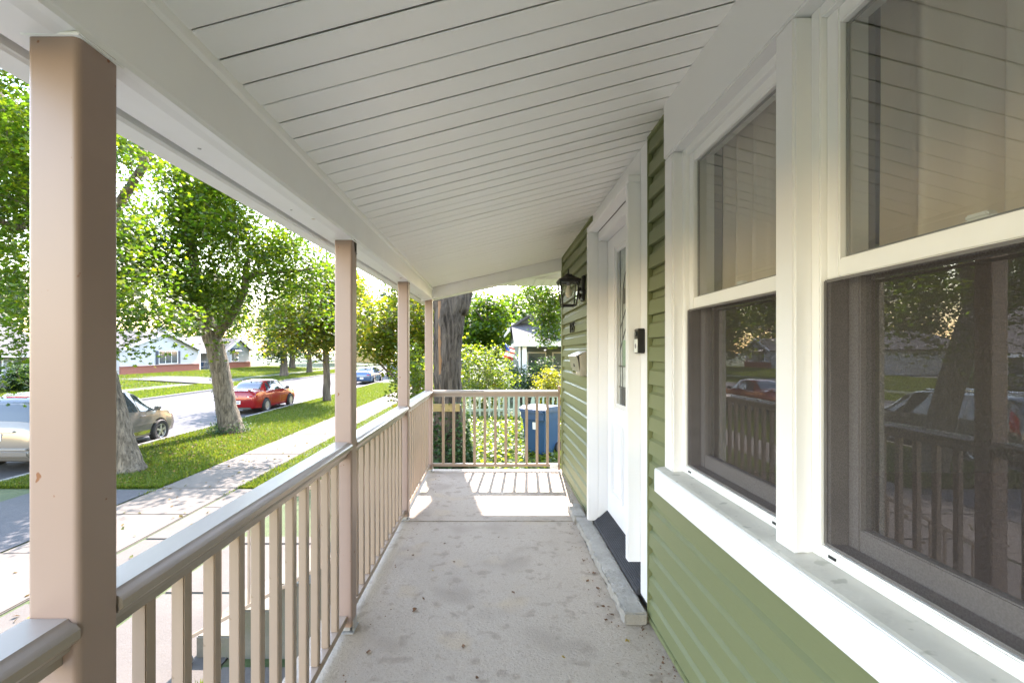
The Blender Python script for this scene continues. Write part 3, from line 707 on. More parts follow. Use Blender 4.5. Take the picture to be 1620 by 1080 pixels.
mm = MB(); frust(mm, 1.936, .094, 1.952, .090); frust(mm, 1.952, .088, 1.985, .035); frust(mm, 1.985, .030, 2.0, .026); mm.tube([(lx, ly, 1.995), (lx, ly, 2.045)], [.008, .004], 8); mm.build('cap', BLACK, lan)
mm = MB()
hb, ht, z0, z1 = .056, .080, 1.735, 1.94
for sx, sy in ((-1, -1), (1, -1), (1, 1), (-1, 1)):
    mm.tube([(lx + sx * hb, ly + sy * hb, z0), (lx + sx * ht, ly + sy * ht, z1)], .0062, 4)
for z, h in ((z0, hb), (z1 - .004, ht)):
    for a, b_ in (((-1, -1), (1, -1)), ((1, -1), (1, 1)), ((1, 1), (-1, 1)), ((-1, 1), (-1, -1))):
        mm.tube([(lx + a[0] * h, ly + a[1] * h, z), (lx + b_[0] * h, ly + b_[1] * h, z)], .0062, 4)
mm.build('cage', BLACK, lan)
for a, b_ in (((-1, -1), (1, -1)), ((1, -1), (1, 1)), ((1, 1), (-1, 1)), ((-1, 1), (-1, -1))):
    mm = MB(); q = .96
    mm.add([(lx + a[0] * hb * q, ly + a[1] * hb * q, z0), (lx + b_[0] * hb * q, ly + b_[1] * hb * q, z0), (lx + b_[0] * ht * q, ly + b_[1] * ht * q, z1), (lx + a[0] * ht * q, ly + a[1] * ht * q, z1)], [(0, 1, 2, 3)])
    mm.build('glass_panel', CLEAR, lan)
mm = MB(); mm.tube([(lx, ly, 1.936), (lx, ly, 1.905)], .017, 10); mm.build('socket', PADG, lan)
mm = MB(); mm.tube([(lx, ly, 1.906), (lx, ly, 1.89), (lx, ly, 1.865), (lx, ly, 1.835), (lx, ly, 1.812), (lx, ly, 1.802)], [.012, .016, .026, .029, .02, .006], 12); mm.build('bulb', BULB, lan, smooth=True)

# house number, cut from metal, on the siding
num = empty('house_number', (WX - .004, 4.56, 1.53), 'dark metal house number on the green siding below the lantern', 'number')
for i, chx in enumerate('185'):
    cu = bpy.data.curves.new('digit', 'FONT'); cu.body = chx; cu.size = .145; cu.extrude = .006; cu.align_x = 'CENTER'
    t = bpy.data.objects.new('digit', cu); C.objects.link(t)
    dg = bpy.context.evaluated_depsgraph_get(); me = bpy.data.meshes.new_from_object(t.evaluated_get(dg)); bpy.data.objects.remove(t)
    me.transform(Euler((R(90), 0, R(-90))).to_matrix().to_4x4())
    link('digit', me, BLACK, num, (-.0085, .095 - .095 * i, 0))
# mailbox
mbx = empty('mailbox', (WX - .004, 4.07, 1.15), 'brushed steel wall mailbox with flared lid beside the door', 'mailbox')
mm = MB(); mm.extrude([(WX - .004, 1.142), (.732, 1.142), (.724, 1.31), (WX - .004, 1.345)], 'y', 3.89, 4.27); mm.build('box', STEEL, mbx, bevel=.003)
mm = MB(); mm.extrude([(WX - .004, 1.346), (.728, 1.318), (.700, 1.306), (.712, 1.272), (.7235, 1.20), (.7205, 1.20), (.706, 1.272), (.690, 1.308), (.722, 1.324), (WX - .004, 1.352)], 'y', 3.885, 4.275); mm.build('lid', STEEL, mbx)
mm = MB(); mm.extrude([(.729, 1.15), (.7285, 1.165), (.715, 1.18), (.712, 1.165)], 'y', 4.0, 4.16); mm.build('scroll', CHROME, mbx)
mm = MB(); mm.bbox(.712, .7225, 4.05, 4.11, 1.215, 1.262, .004); mm.build('latch', PLASTK, mbx)
# doorbell
db = empty('doorbell_camera', (WX - .006, 2.43, 1.35), 'black and white video doorbell on the white door casing', 'doorbell')
mm = MB(); mm.bbox(.747, WX - .005, 2.405, 2.467, 1.335, 1.462, .004); mm.build('housing', BLACKP, db)
mm = MB(); mm.bbox(.7445, .7475, 2.409, 2.463, 1.339, 1.408, .001); mm.build('faceplate', WPRINT, db)
mm = MB(); mm.tube([(.748, 2.436, 1.436), (.742, 2.436, 1.436)], .013, 14); mm.build('lens', CARGL, db)
mm = MB(); mm.tube([(.746, 2.436, 1.372), (.743, 2.436, 1.372)], .012, 14); mm.build('button', SASHG, db)

# dry leaves on the porch floor
spots = [(.315, 2.06, 1), (-.37, 2.55, 0), (-.40, 2.44, 0), (-.36, 2.88, 1), (-.33, 3.29, 0), (-.06, 1.93, 0), (-.13, 2.14, 0), (.12, 2.62, 0), (.60, 2.66, 0), (.585, 2.47, 0), (.61, 2.40, 0), (.57, 2.35, 0), (.62, 2.85, 0), (.59, 3.02, 0), (-.24, 3.0, 0), (-.27, 1.72, 0), (.63, 2.18, 1), (.66, 1.95, 0), (.70, 1.80, 1), (.735, 2.02, 0), (-.55, 2.10, 0), (.05, 3.4, 0), (-.52, 3.1, 0), (.64, 1.72, 0), (.54, 2.02, 0), (.56, 2.75, 0)]
for i, (x, y, yel) in enumerate(spots):
    s = random.uniform(.008, .018); mm = MB(); a = random.uniform(0, 6.28)
    pts = [(0, -1), (.55, -.35), (.85, .1), (.35, .3), (.0, 1.1), (-.4, .35), (-.8, .15), (-.5, -.4)]
    ca, sa = math.cos(a), math.sin(a)
    vs = [(x, y, .004)] + [(x + s * (p[0] * ca - p[1] * sa), y + s * (p[0] * sa + p[1] * ca), .003 + random.uniform(0, .011)) for p in pts]
    mm.add(vs, [(0, j + 1, (j + 1) % 8 + 1) for j in range(8)])
    if yel: mm.build('dry_leaf', DRYY, label='small yellowed dry leaf lying on the porch floor', cat='leaf', group='yellow dry leaves on the porch floor')
    else: mm.build('dry_leaf', DRYL, label='small curled brown dry leaf lying on the porch floor', cat='leaf', group='brown dry leaves on the porch floor')
gr = np.random.default_rng(5)
m = MB()
for i in range(420):
    if i % 3 == 0: continue
    if i < 250: x = .79 - abs(gr.normal(0, .05)) - .015; y = gr.uniform(1.2, 2.3) if i < 150 else gr.uniform(4.0, 5.2)
    elif i < 330: x = -.62 + abs(gr.normal(0, .05)); y = gr.uniform(1.4, 5.2)
    else: x = .60 + gr.normal(0, .03); y = gr.uniform(2.2, 3.7)
    s = gr.uniform(.001, .0032)
    m.box(x - s, x + s, y - s * gr.uniform(.5, 1.6), y + s, .0005, .0005 + s)
m.build('floor_grit', DRYL, label='brown grit and crumbs along the edges of the porch floor', cat='debris', kind='stuff')

# ------------------------------------------------------------------ cars
def mono(xs_, ys_, x):
    """monotone cubic interpolation"""
    n = len(xs_); i = min(max(int(np.searchsorted(xs_, x) - 1), 0), n - 2)
    d = [(ys_[j + 1] - ys_[j]) / (xs_[j + 1] - xs_[j]) for j in range(n - 1)]
    def tang(j):
        if j == 0: return d[0]
        if j == n - 1: return d[-1]
        if d[j - 1] * d[j] <= 0: return 0
        return 2 * d[j - 1] * d[j] / (d[j - 1] + d[j])
    h = xs_[i + 1] - xs_[i]; t = min(max((x - xs_[i]) / h, 0), 1)
    t2, t3 = t * t, t * t * t
    return (2 * t3 - 3 * t2 + 1) * ys_[i] + (t3 - 2 * t2 + t) * h * tang(i) + (-2 * t3 + 3 * t2) * ys_[i + 1] + (t3 - t2) * h * tang(i + 1)

class Car:
    def __init__(s, stations): s.st = np.array(stations, float); s.y = list(s.st[:, 0]); s.L = s.y[-1]
    def section(s, y):
        zb, zbelt, zr, hl, hb, hr = [mono(s.y, list(s.st[:, k]), y) for k in range(1, 7)]
        mid = zb + .5 * (zbelt - zb)
        return [(0, zb), (hl * .86, zb), (hl * .97, zb + .05), (hl + .012, mid), ((hl + hb) / 2 + .008, mid + .6 * (zbelt - mid)), (hb, zbelt), (hb * .5 + hr * .5 + .012, (zbelt + zr) / 2), (hr + .008, zr - .045), (hr * .88, zr - .008), (hr * .5, zr + .012), (0, zr + .018)]
    # parameter: 5 = belt line, 7 = roof edge, 10 = roof centre
    def pt(s, y, t, side=1):
        sec = s.section(y); i = min(int(t), 9); f = t - i
        a, b_ = sec[i], sec[i + 1]
        return Vector((side * (a[0] + (b_[0] - a[0]) * f), y, a[1] + (b_[1] - a[1]) * f))
    def nrm(s, y, t, side=1):
        e = .02; a = s.pt(min(y + e, s.L), t, side) - s.pt(max(y - e, 0), t, side); b_ = s.pt(y, min(t + e, 10), side) - s.pt(y, max(t - e, 0), side)
        n = a.cross(b_) * side; n = -n if n.length else Vector((side, 0, 0))
        n.normalize()
        c = Vector((0, y, .7)); p = s.pt(y, t, side)
        if n.dot(p - c) < 0: n = -n
        return n
    def body(s):
        ycs = sorted(set(np.round(np.concatenate([np.linspace(0, s.L, 56), np.array(s.y), np.linspace(0, .3, 8), np.linspace(s.L - .4, s.L, 9)]), 4)))
        mm = MB(); n = 0; rings = []
        for y in ycs:
            sec = s.section(y); full = [(x, y, z) for x, z in sec] + [(-x, y, z) for x, z in sec[-2:0:-1]]
            n = len(full); rings.append(full)
        vs = [v for r_ in rings for v in r_]
        fs = [(i * n + j, i * n + (j + 1) % n, (i + 1) * n + (j + 1) % n, (i + 1) * n + j) for i in range(len(rings) - 1) for j in range(n)]
        fs += [tuple(range(n))[::-1], tuple((len(rings) - 1) * n + j for j in range(n))]
        mm.add(vs, fs); return mm
    def patch(s, yb0, yb1, yt0, yt1, t0, t1, side, off=.006, nu=8, nv=5):
        mm = MB(); vs = []
        for j in range(nv + 1):
            v = j / nv; t = t0 + (t1 - t0) * v
            for i in range(nu + 1):
                u = i / nu; y = (yb0 + (yb1 - yb0) * u) * (1 - v) + (yt0 + (yt1 - yt0) * u) * v
                vs.append(s.pt(y, t, side) + s.nrm(y, t, side) * off)
        mm.add(vs, [(j * (nu + 1) + i, j * (nu + 1) + i + 1, (j + 1) * (nu + 1) + i + 1, (j + 1) * (nu + 1) + i) for j in range(nv) for i in range(nu)]); return mm
    def screen(s, y0, y1, t0, y0c=None, y1c=None, off=.006):
        """windscreen or rear window: across the car from edge t0 on one side to the other"""
        mm = MB(); vs = []; nu, nv = 14, 5
        for j in range(nv + 1):
            v = j / nv
            for i in range(nu + 1):
                q = -1 + 2 * i / nu; t = 10 - (10 - t0) * abs(q); sd = 1 if q >= 0 else -1
                y = y0 + (y1 - y0) * v
                vs.append(s.pt(y, t, sd) + s.nrm(y, t, sd) * off)
        mm.add(vs, [(j * (nu + 1) + i, j * (nu + 1) + i + 1, (j + 1) * (nu + 1) + i + 1, (j + 1) * (nu + 1) + i) for j in range(nv) for i in range(nu)]); return mm

def place(mm, o):
    mm.v = [(v[0] + o[0], v[1] + o[1], v[2] + o[2]) for v in mm.v]; return mm

def wheel(root, o, x, y, r, side, nsp, w=.20):
    cx_, cy_, cz_ = o[0] + x, o[1] + y, o[2] + r
    mm = MB(); N_ = 28
    prof = [(.62, -.45), (.70, -.5), (.93, -.5), (1.0, -.36), (1.0, .36), (.93, .5), (.70, .5), (.62, .45)]
    vs = [(cx_ + p[1] * w, cy_ + p[0] * r * math.cos(a), cz_ + p[0] * r * math.sin(a)) for a in [2 * math.pi * i / N_ for i in range(N_)] for p in prof]
    k = len(prof)
    mm.add(vs, [(i * k + j, i * k + (j + 1) % k, ((i + 1) % N_) * k + (j + 1) % k, ((i + 1) % N_) * k + j) for i in range(N_) for j in range(k)])
    wh = mm.build('wheel', TIRE, root, smooth=True)
    mm = MB(); xo = cx_ + side * w * .44
    R0 = r * .645
    vs = []; 
    for i in range(N_):
        a = 2 * math.pi * i / N_
        for rr, dx in ((R0, 0), (R0 * .9, -side * .008), (R0 * .86, -side * .05)): vs.append((xo + dx, cy_ + rr * math.cos(a), cz_ + rr * math.sin(a)))
    mm.add(vs, [(i * 3 + j, i * 3 + j + 1, ((i + 1) % N_) * 3 + j + 1, ((i + 1) % N_) * 3 + j) for i in range(N_) for j in range(2)])
    for q in range(nsp):
        a = 2 * math.pi * q / nsp + .3; da0 = .30 if nsp < 8 else .16; da1 = .17 if nsp < 8 else .11
        pts = []
        for rr, da in ((R0 * .16, da0 * 2.2), (R0 * .55, da0), (R0 * .92, da1)):
            for sg in (-1, 1): pts.append((xo - side * .010, cy_ + rr * math.cos(a + sg * da), cz_ + rr * math.sin(a + sg * da)))
        b2 = [(p[0] - side * .03, p[1], p[2]) for p in pts]
        mm.add(pts + b2, [(0, 1, 3, 2), (2, 3, 5, 4), (0, 2, 8, 6), (2, 4, 10, 8), (1, 7, 9, 3), (3, 9, 11, 5), (4, 5, 11, 10)])
    mm.tube([(xo - side * .04, cy_, cz_), (xo - side * .002, cy_, cz_)], R0 * .24, 14)
    mm.build('rim', RIM, wh, smooth=True)
    mm = MB(); mm.tube([(xo - side * .06, cy_, cz_), (xo - side * .055, cy_, cz_)], R0 * .9, 20); mm.build('brake_disc', PLASTK, wh)

def make_car(name, label, stations, o, paint, r, axles, track, spokes, side_wins, rear_win, front_win, detail):
    root = empty(name, o, label, 'car' if 'van' not in name else 'minivan')
    c = Car(stations)
    body = place(c.body(), o).build('body', paint, root, smooth=True)
    # wheel arches are cut out of the body
    for ya in axles:
        for sd in (-1, 1):
            cut = MB(); cut.tube([(sd * (track - .16), ya, r + .01), (sd * (track + .3), ya, r + .01)], r + .048, 28)
            cu = place(cut, o).build('cutter', PLASTK)
            md = body.modifiers.new('arch', 'BOOLEAN'); md.object = cu; md.operation = 'DIFFERENCE'; md.solver = 'FAST' if False else 'EXACT'
            bpy.context.view_layer.update()
            dg = bpy.context.evaluated_depsgraph_get(); me = bpy.data.meshes.new_from_object(body.evaluated_get(dg))
            body.modifiers.clear(); body.data = me; bpy.data.objects.remove(cu)
    me = body.data; 
    if len(me.materials) == 0: me.materials.append(paint)
    me.polygons.foreach_set('use_smooth', [True] * len(me.polygons)); me.set_sharp_from_angle(angle=R(38))
    for ya in axles:
        mm = MB(); mm.box(-track + .14, track - .14, ya - r - .02, ya + r + .02, .22, r * 2 + .05); place(mm, o).build('wheel_housing', PLASTK, root)
        for sd in (-1, 1): wheel(root, o, sd * (track - .03), ya, r, sd, spokes)
    for w in side_wins:
        for sd in (-1, 1): place(c.patch(*w, sd), o).build('side_window', CARGL, root, smooth='all')
    place(c.screen(*rear_win), o).build('rear_window', CARGL, root, smooth='all')
    place(c.screen(*front_win), o).build('windscreen', CARGL, root, smooth='all')
    detail(c, root, o)
    return root

SEDAN = [  # y, zb, zbelt, zroof, hl, hb, hr
    (0, .36, .72, .80, .70, .70, .60), (.05, .27, .86, .97, .80, .79, .66), (.14, .235, .95, 1.055, .84, .83, .69), (.35, .21, .985, 1.075, .865, .85, .70),
    (.72, .20, .985, 1.09, .875, .865, .66), (1.30, .19, .975, 1.39, .88, .87, .575), (1.75, .185, .965, 1.475, .882, .872, .59), (2.25, .185, .95, 1.485, .882, .872, .60),
    (2.72, .185, .935, 1.43, .882, .87, .60), (3.42, .19, .925, 1.00, .88, .86, .66), (3.75, .20, .885, .955, .87, .84, .64), (4.2, .21, .80, .87, .84, .80, .60), (4.46, .23, .69, .75, .77, .73, .52), (4.57, .34, .58, .62, .62, .60, .42)]
def plate_at(root, o, x, y, z, w=.31, h=.155):
    mm = MB(); mm.bbox(o[0] + x - w / 2, o[0] + x + w / 2, o[1] + y - .012, o[1] + y + .02, o[2] + z, o[2] + z + h, .003); p = mm.build('licence_plate', PLATE, root)
    mm = MB()
    for i in range(6): mm.box(o[0] + x - w * .36 + i * w * .12, o[0] + x - w * .36 + i * w * .12 + w * .075, o[1] + y - .0145, o[1] + y - .011, o[2] + z + h * .25, o[2] + z + h * .70)
    mm.build('plate_mark', INK, p)
def mirror(c, root, o, y, paint):
    for sd in (-1, 1):
        p = c.pt(y, 5.15, sd)
        mm = MB(); x0, x1 = sorted((p.x + sd * .03, p.x + sd * .21)); mm.bbox(o[0] + x0, o[0] + x1, o[1] + y - .04, o[1] + y + .09, o[2] + p.z + .0, o[2] + p.z + .14, .03, 3)
        mm.tube([(o[0] + p.x - sd * .03, o[1] + y + .03, o[2] + p.z + .01), (o[0] + p.x + sd * .08, o[1] + y + .03, o[2] + p.z + .04)], .022, 6)
        mm.build('mirror', paint, root, smooth=True)
def seam(c, root, o, y, t0, t1, slant=0.0):
    for sd in (-1, 1): place(c.patch(y, y + .012, y + slant, y + slant + .012, t0, t1, sd, .0022, 1, 10), o).build('door_seam', PLASTK, root)
def handle(c, root, o, y, t, mat):
    for sd in (-1, 1):
        a, b_ = c.pt(y, t, sd), c.pt(y + .20, t, sd)
        mm = MB(); mm.tube([a + Vector((0, 0, 0)), a + Vector((sd * .03, .02, 0)), b_ + Vector((sd * .03, -.02, 0)), b_], .013, 6); place(mm, o).build('door_handle', mat, root, smooth=True)

def sedan_detail(c, root, o, paint, fancy):
    seam(c, root, o, 1.42, 2.2, 4.95, .0); seam(c, root, o, 2.42, 2.2, 4.95); seam(c, root, o, 3.33, 2.4, 4.95)
    handle(c, root, o, 1.5, 4.45, paint); handle(c, root, o, 2.50, 4.45, paint); mirror(c, root, o, 3.02, PLASTK if fancy else paint)
    for sd in (-1, 1):
        place(c.patch(.06, .34, .10, .30, 4.5, 4.95, sd, .006), o).build('tail_lamp', AMBER if fancy else TAILR, root, smooth='all')
        place(c.patch(.16, .36, .18, .33, 4.45, 4.9, sd, .010), o).build('tail_lamp', TAILR, root, smooth='all')
        mm = MB(); x0, x1 = sorted((sd * .42, sd * .70)); mm.bbox(o[0] + x0, o[0] + x1, o[1] - .012, o[1] + .08, o[2] + .765, o[2] + .85, .02, 3)
        mm.build('tail_lamp', TAILR, root)
        if fancy:
            mm = MB(); x0, x1 = sorted((sd * .45, sd * .56)); mm.bbox(o[0] + x0, o[0] + x1, o[1] - .018, o[1] + .02, o[2] + .78, o[2] + .835, .01, 2); mm.build('reverse_lamp', TAILC, root)
        place(c.patch(.9, 3.3, .9, 3.3, 1.7, 2.15, sd, .022, 20, 2), o).build('side_skirt', paint, root, smooth='all')
        place(c.patch(4.15, 4.44, 4.1, 4.36, 4.5, 5.6, sd, .006), o).build('headlamp', TAILC, root, smooth='all')
    plate_at(root, o, 0, -.002, .46)
    if fancy:
        # boot spoiler
        mm = MB(); mm.extrude([(.02, 1.135), (.20, 1.16), (.24, 1.15), (.20, 1.13), (.04, 1.105)], 'x', -.68, .68); mm2 = mm
        for sd in (-1, 1): mm.box(sd * .5 - .04, sd * .5 + .04, .08, .16, 1.03, 1.135)
        place(mm, o).build('spoiler', paint, root, smooth=True)
        # three-lozenge badge and lettering bar
        mm = MB()
        for a in (90, 210, 330):
            d = Vector((math.cos(R(a)), math.sin(R(a)))); n2 = Vector((-d.y, d.x)); L_ = .055
            pts = [Vector((0, 0)), d * L_ * .5 + n2 * L_ * .29, d * L_, d * L_ * .5 - n2 * L_ * .29]
            mm.add([(p.x, -.012, .80 + p.y) for p in pts] + [(p.x, .02, .80 + p.y) for p in pts], [(0, 1, 2, 3), (0, 4, 5, 1), (1, 5, 6, 2), (2, 6, 7, 3), (3, 7, 4, 0)])
        place(mm, o).build('badge', CHROME, root)
        mm = MB(); mm.tube([(.0, 1.28, 1.41), (.0, 1.24, 1.46)], [.03, .012], 8); place(mm, o).build('aerial', PLASTK, root)
    mm = MB(); mm.bbox(-.62, .62, .01, .3, .235, .33, .02); place(mm, o).build('rear_valance', PLASTK, root)
    for t in (.0,):
        mm = MB(); mm.box(-.60, .60, -.003, .05, .655, .662); place(mm, o).build('boot_seam', PLASTK, root)

SW = [(1.02, 1.40, 1.32, 1.44, 5.15, 6.88), (1.46, 2.34, 1.52, 2.30, 5.15, 6.92), (2.44, 3.20, 2.40, 2.72, 5.15, 6.92)]
make_car('red_sedan', 'glossy red sedan with boot spoiler parked at the kerb beyond the big tree', SEDAN, (-11.63, 21.5, -1.5), REDP, .325, (.95, 3.58), .885, 10, SW,
         (.80, 1.34, 7.35), (2.72, 3.36, 7.3), lambda c, r_, o: sedan_detail(c, r_, o, REDP, True))
make_car('blue_sedan', 'dark blue sedan parked at the kerb farther down the street', SEDAN, (-11.5, 41.6, -1.5), BLUEP, .325, (.95, 3.58), .885, 6, SW,
         (.80, 1.34, 7.35), (2.72, 3.36, 7.3), lambda c, r_, o: sedan_detail(c, r_, o, BLUEP, False))
make_car('charcoal_sedan', 'charcoal sedan farthest down the street, half hidden behind leaves', SEDAN, (-11.5, 55, -1.5), DARKP, .325, (.95, 3.58), .885, 6, SW,
         (.80, 1.34, 7.35), (2.72, 3.36, 7.3), lambda c, r_, o: sedan_detail(c, r_, o, DARKP, False))

VAN = [(0, .38, .72, .80, .80, .78, .66), (.035, .30, .95, 1.05, .90, .87, .74), (.09, .27, 1.02, 1.16, .93, .91, .76), (.34, .245, 1.06, 1.62, .955, .945, .735), (.55, .235, 1.06, 1.72, .965, .955, .73),
       (1.2, .225, 1.055, 1.755, .97, .96, .735), (2.3, .22, 1.04, 1.755, .97, .96, .735), (3.0, .22, 1.02, 1.70, .97, .96, .72), (3.3, .22, 1.01, 1.60, .97, .955, .72), (4.18, .225, .99, 1.08, .965, .94, .74),
       (4.6, .235, .93, 1.01, .945, .90, .70), (4.92, .25, .82, .90, .86, .80, .6), (5.06, .28, .68, .75, .72, .66, .5), (5.12, .36, .60, .64, .6, .55, .42)]
def van_detail(c, root, o):
    seam(c, root, o, 2.18, 2.2, 4.95); seam(c, root, o, 3.22, 2.2, 4.95, .02); seam(c, root, o, 4.12, 2.6, 4.95, -.03)
    handle(c, root, o, 3.28, 4.35, CHAMP); handle(c, root, o, 2.24, 4.35, CHAMP); mirror(c, root, o, 3.86, CHAMP)
    for sd in (-1, 1):
        place(c.patch(.05, .24, .16, .36, 4.3, 6.4, sd, .007), o).build('tail_lamp', TAILR, root, smooth='all')
        place(c.patch(1.45, 4.0, 1.45, 4.0, 3.05, 3.28, sd, .014, 16, 2), o).build('body_moulding', CHAMP, root, smooth='all')
        place(c.patch(1.45, 3.9, 1.45, 3.9, 2.2, 2.5, sd, .010, 16, 2), o).build('body_moulding', CHROME, root, smooth='all')
        place(c.patch(4.62, 4.96, 4.56, 4.90, 4.35, 5.4, sd, .007), o).build('headlamp', TAILC, root, smooth='all')
        a, b_ = c.pt(.75, 8.2, sd), c.pt(2.9, 8.2, sd)
        mm = MB(); mm.tube([a, a + Vector((0, .1, .05)), b_ + Vector((0, -.1, .05)), b_], .018, 6); place(mm, o).build('roof_rail', CHROME, root, smooth=True)
    plate_at(root, o, 0, .0, .775, .31, .16)
    mm = MB(); mm.bbox(-.45, .45, -.028, .04, .965, 1.00, .008); place(mm, o).build('tailgate_strip', CHROME, root)
    mm = MB(); mm.bbox(-.86, .86, -.09, .12, .40, .56, .03, 3); place(mm, o).build('rear_bumper', CHAMP, root, smooth=True)
    mm = MB(); mm.bbox(-.80, .80, -.085, .08, .562, .60, .012, 2); place(mm, o).build('bumper_pad', PADG, root)
    mm = MB(); mm.bbox(-.25, .25, .50, .60, 1.725, 1.755, .008); place(mm, o).build('brake_lamp', TAILR, root)
VW = [(.42, 1.30, .62, 1.32, 5.12, 6.85), (1.38, 2.22, 1.40, 2.24, 5.12, 6.9), (2.32, 3.20, 2.34, 3.06, 5.12, 6.9), (3.28, 3.98, 3.14, 3.36, 5.12, 6.85)]
make_car('champagne_minivan', 'champagne minivan parked at the kerb behind the nearest post and street tree', VAN, (-11.60, 10.98, -1.5), CHAMP, .345, (1.0, 4.10), .965, 5, VW,
         (.11, .52, 7.4), (3.36, 4.10, 7.3), van_detail)

# ------------------------------------------------------------------ foliage
MAPLE = np.array([(0, 0, 0), (.40, .08, -.03), (.24, .30, 0), (.52, .62, -.07), (.17, .58, 0), (0, 1.05, -.08), (-.17, .58, 0), (-.52, .62, -.07), (-.24, .30, 0), (-.40, .08, -.03)], float)
MAPLE_F = [(0, 1, 2), (0, 2, 8), (0, 8, 9), (2, 3, 4), (2, 4, 8), (4, 6, 8), (8, 6, 7), (4, 5, 6)]
RHOMB = np.array([(0, 0, 0), (.36, .5, .10), (0, 1, -.04), (-.36, .5, .10)], float)
RHOMB_F = [(0, 1, 2), (0, 2, 3)]
def leaves(name, cen, size, mat, parent=None, tmpl='rhomb', up=0.55, seed=0, wide=1.0, **kw):
    T, F = (MAPLE, MAPLE_F) if tmpl == 'maple' else (RHOMB, RHOMB_F)
    g = np.random.default_rng(seed); cen = np.asarray(cen, float); n = len(cen)
    nrm = g.normal(size=(n, 3)); nrm[:, 2] = np.abs(nrm[:, 2]) * .8 + up * 1.6
    nrm /= np.linalg.norm(nrm, axis=1)[:, None]
    a = g.normal(size=(n, 3)); a[:, 2] -= .5; u = np.cross(nrm, a); u /= np.linalg.norm(u, axis=1)[:, None] + 1e-9
    v = np.cross(nrm, u)
    s = size * g.uniform(.65, 1.25, size=n)
    P = cen[:, None, :] + s[:, None, None] * (T[None, :, 0, None] * wide * u[:, None, :] + (T[None, :, 1, None] - .4) * v[:, None, :] + T[None, :, 2, None] * nrm[:, None, :])
    o = np.array(origin_of(parent)); P = (P - o).reshape(-1, 3)
    k = len(T); Fa = (np.array(F)[None] + (np.arange(n) * k)[:, None, None]).reshape(-1, 3)
    me = bpy.data.meshes.new(name); me.vertices.add(len(P)); me.vertices.foreach_set('co', P.ravel().astype(np.float32))
    me.loops.add(Fa.size); me.loops.foreach_set('vertex_index', Fa.ravel().astype(np.int32))
    me.polygons.add(len(Fa)); me.polygons.foreach_set('loop_start', (np.arange(len(Fa)) * 3).astype(np.int32))
    me.update(calc_edges=True); me.materials.append(mat)
    ob = bpy.data.objects.new(name, me); C.objects.link(ob)
    if parent is not None: ob.parent = parent
    return tag(ob, **kw)

def vnoise(p, f, ph):
    return (np.sin(p[:, 0] * f + ph) * np.sin(p[:, 1] * f * 1.13 + ph * 2.1) + np.sin(p[:, 2] * f * .91 + ph * 1.7) * np.sin((p[:, 0] + p[:, 1]) * f * .67 + ph)) * .5
def targets(ells, n, seed, gap=-.25, f=1.6, shell=.45):
    g = np.random.default_rng(seed); out = []
    vol = np.array([e[3] * e[4] * e[5] for e in ells]); vol = vol / vol.sum()
    while sum(len(o) for o in out) < n:
        i = g.choice(len(ells), p=vol); e = ells[i]
        d = g.normal(size=(40, 3)); d /= np.linalg.norm(d, axis=1)[:, None]
        r = g.uniform(0, 1, 40) ** shell
        p = np.array(e[:3]) + d * r[:, None] * np.array(e[3:6])
        p = p[vnoise(p, f, seed * .7) > gap]; out.append(p[:max(1, int(n * vol[i] / 12) + 1)])
    return np.concatenate(out)[:n]

def grow(limbs, tg, rmin=.006, rk=.012, sag=.12, seed=0):
    """branches from the limbs to every leaf cluster, each starting at the nearest wood already there"""
    g = random.Random(seed); mm = MB()
    nodes = []; rads = []
    for pts, rad in limbs:
        for a, b_, ra, rb in zip(pts[:-1], pts[1:], rad[:-1], rad[1:]):
            for t in np.linspace(0, 1, 6): nodes.append(np.array(a) * (1 - t) + np.array(b_) * t); rads.append(ra * (1 - t) + rb * t)
    nodes = np.array(nodes); rads = np.array(rads); rads0 = rads.copy()
    base = nodes.copy()
    d0 = np.array([np.min(np.linalg.norm(base - t, axis=1)) for t in tg]); order = np.argsort(d0)
    lst = [nodes]; lr = [rads]; allp = nodes; allr = rads
    for q, i in enumerate(order):
        t = tg[i]; dv = allp - t; dist = np.linalg.norm(dv, axis=1) + np.maximum(0, allp[:, 2] - t[2] + .2) * .6
        j = int(np.argmin(dist)); a = allp[j]; L_ = np.linalg.norm(t - a)
        if L_ < .05: continue
        r0 = max(rmin * 1.3, min(allr[j] * .62, rk * (.6 + L_ * .55)))
        mid1 = a + (t - a) * .35 + np.array([g.uniform(-1, 1), g.uniform(-1, 1), g.uniform(.2, 1)]) * L_ * sag
        mid2 = a + (t - a) * .7 + np.array([g.uniform(-1, 1), g.uniform(-1, 1), g.uniform(.0, .9)]) * L_ * sag * .8
        mm.tube([a, mid1, mid2, t], [r0, r0 * .8, max(rmin, r0 * .55), rmin * .7], 5, False)
        allp = np.concatenate([allp, np.array([mid1, mid2, t])]); allr = np.concatenate([allr, [r0 * .8, r0 * .55, rmin]])
    return mm

def cluster_leaves(tg, per, sig, seed, flat=.7):
    g = np.random.default_rng(seed + 50)
    n = len(tg) * per; c = np.repeat(tg, per, axis=0) + g.normal(size=(n, 3)) * np.array([sig, sig, sig * flat])
    return c

def densify(pts, rad, step=.25, wig=.02, seed=0):
    g = random.Random(seed); P = []; Q = []
    for a, b_, ra, rb in zip(pts[:-1], pts[1:], rad[:-1], rad[1:]):
        a = Vector(a); b_ = Vector(b_); k = max(1, int((b_ - a).length / step))
        for i in range(k):
            t = i / k; P.append(a.lerp(b_, t) + Vector((g.uniform(-wig, wig), g.uniform(-wig, wig), 0)) * (1 if (P) else 0)); Q.append(ra + (rb - ra) * t)
    P.append(Vector(pts[-1])); Q.append(rad[-1]); return P, Q

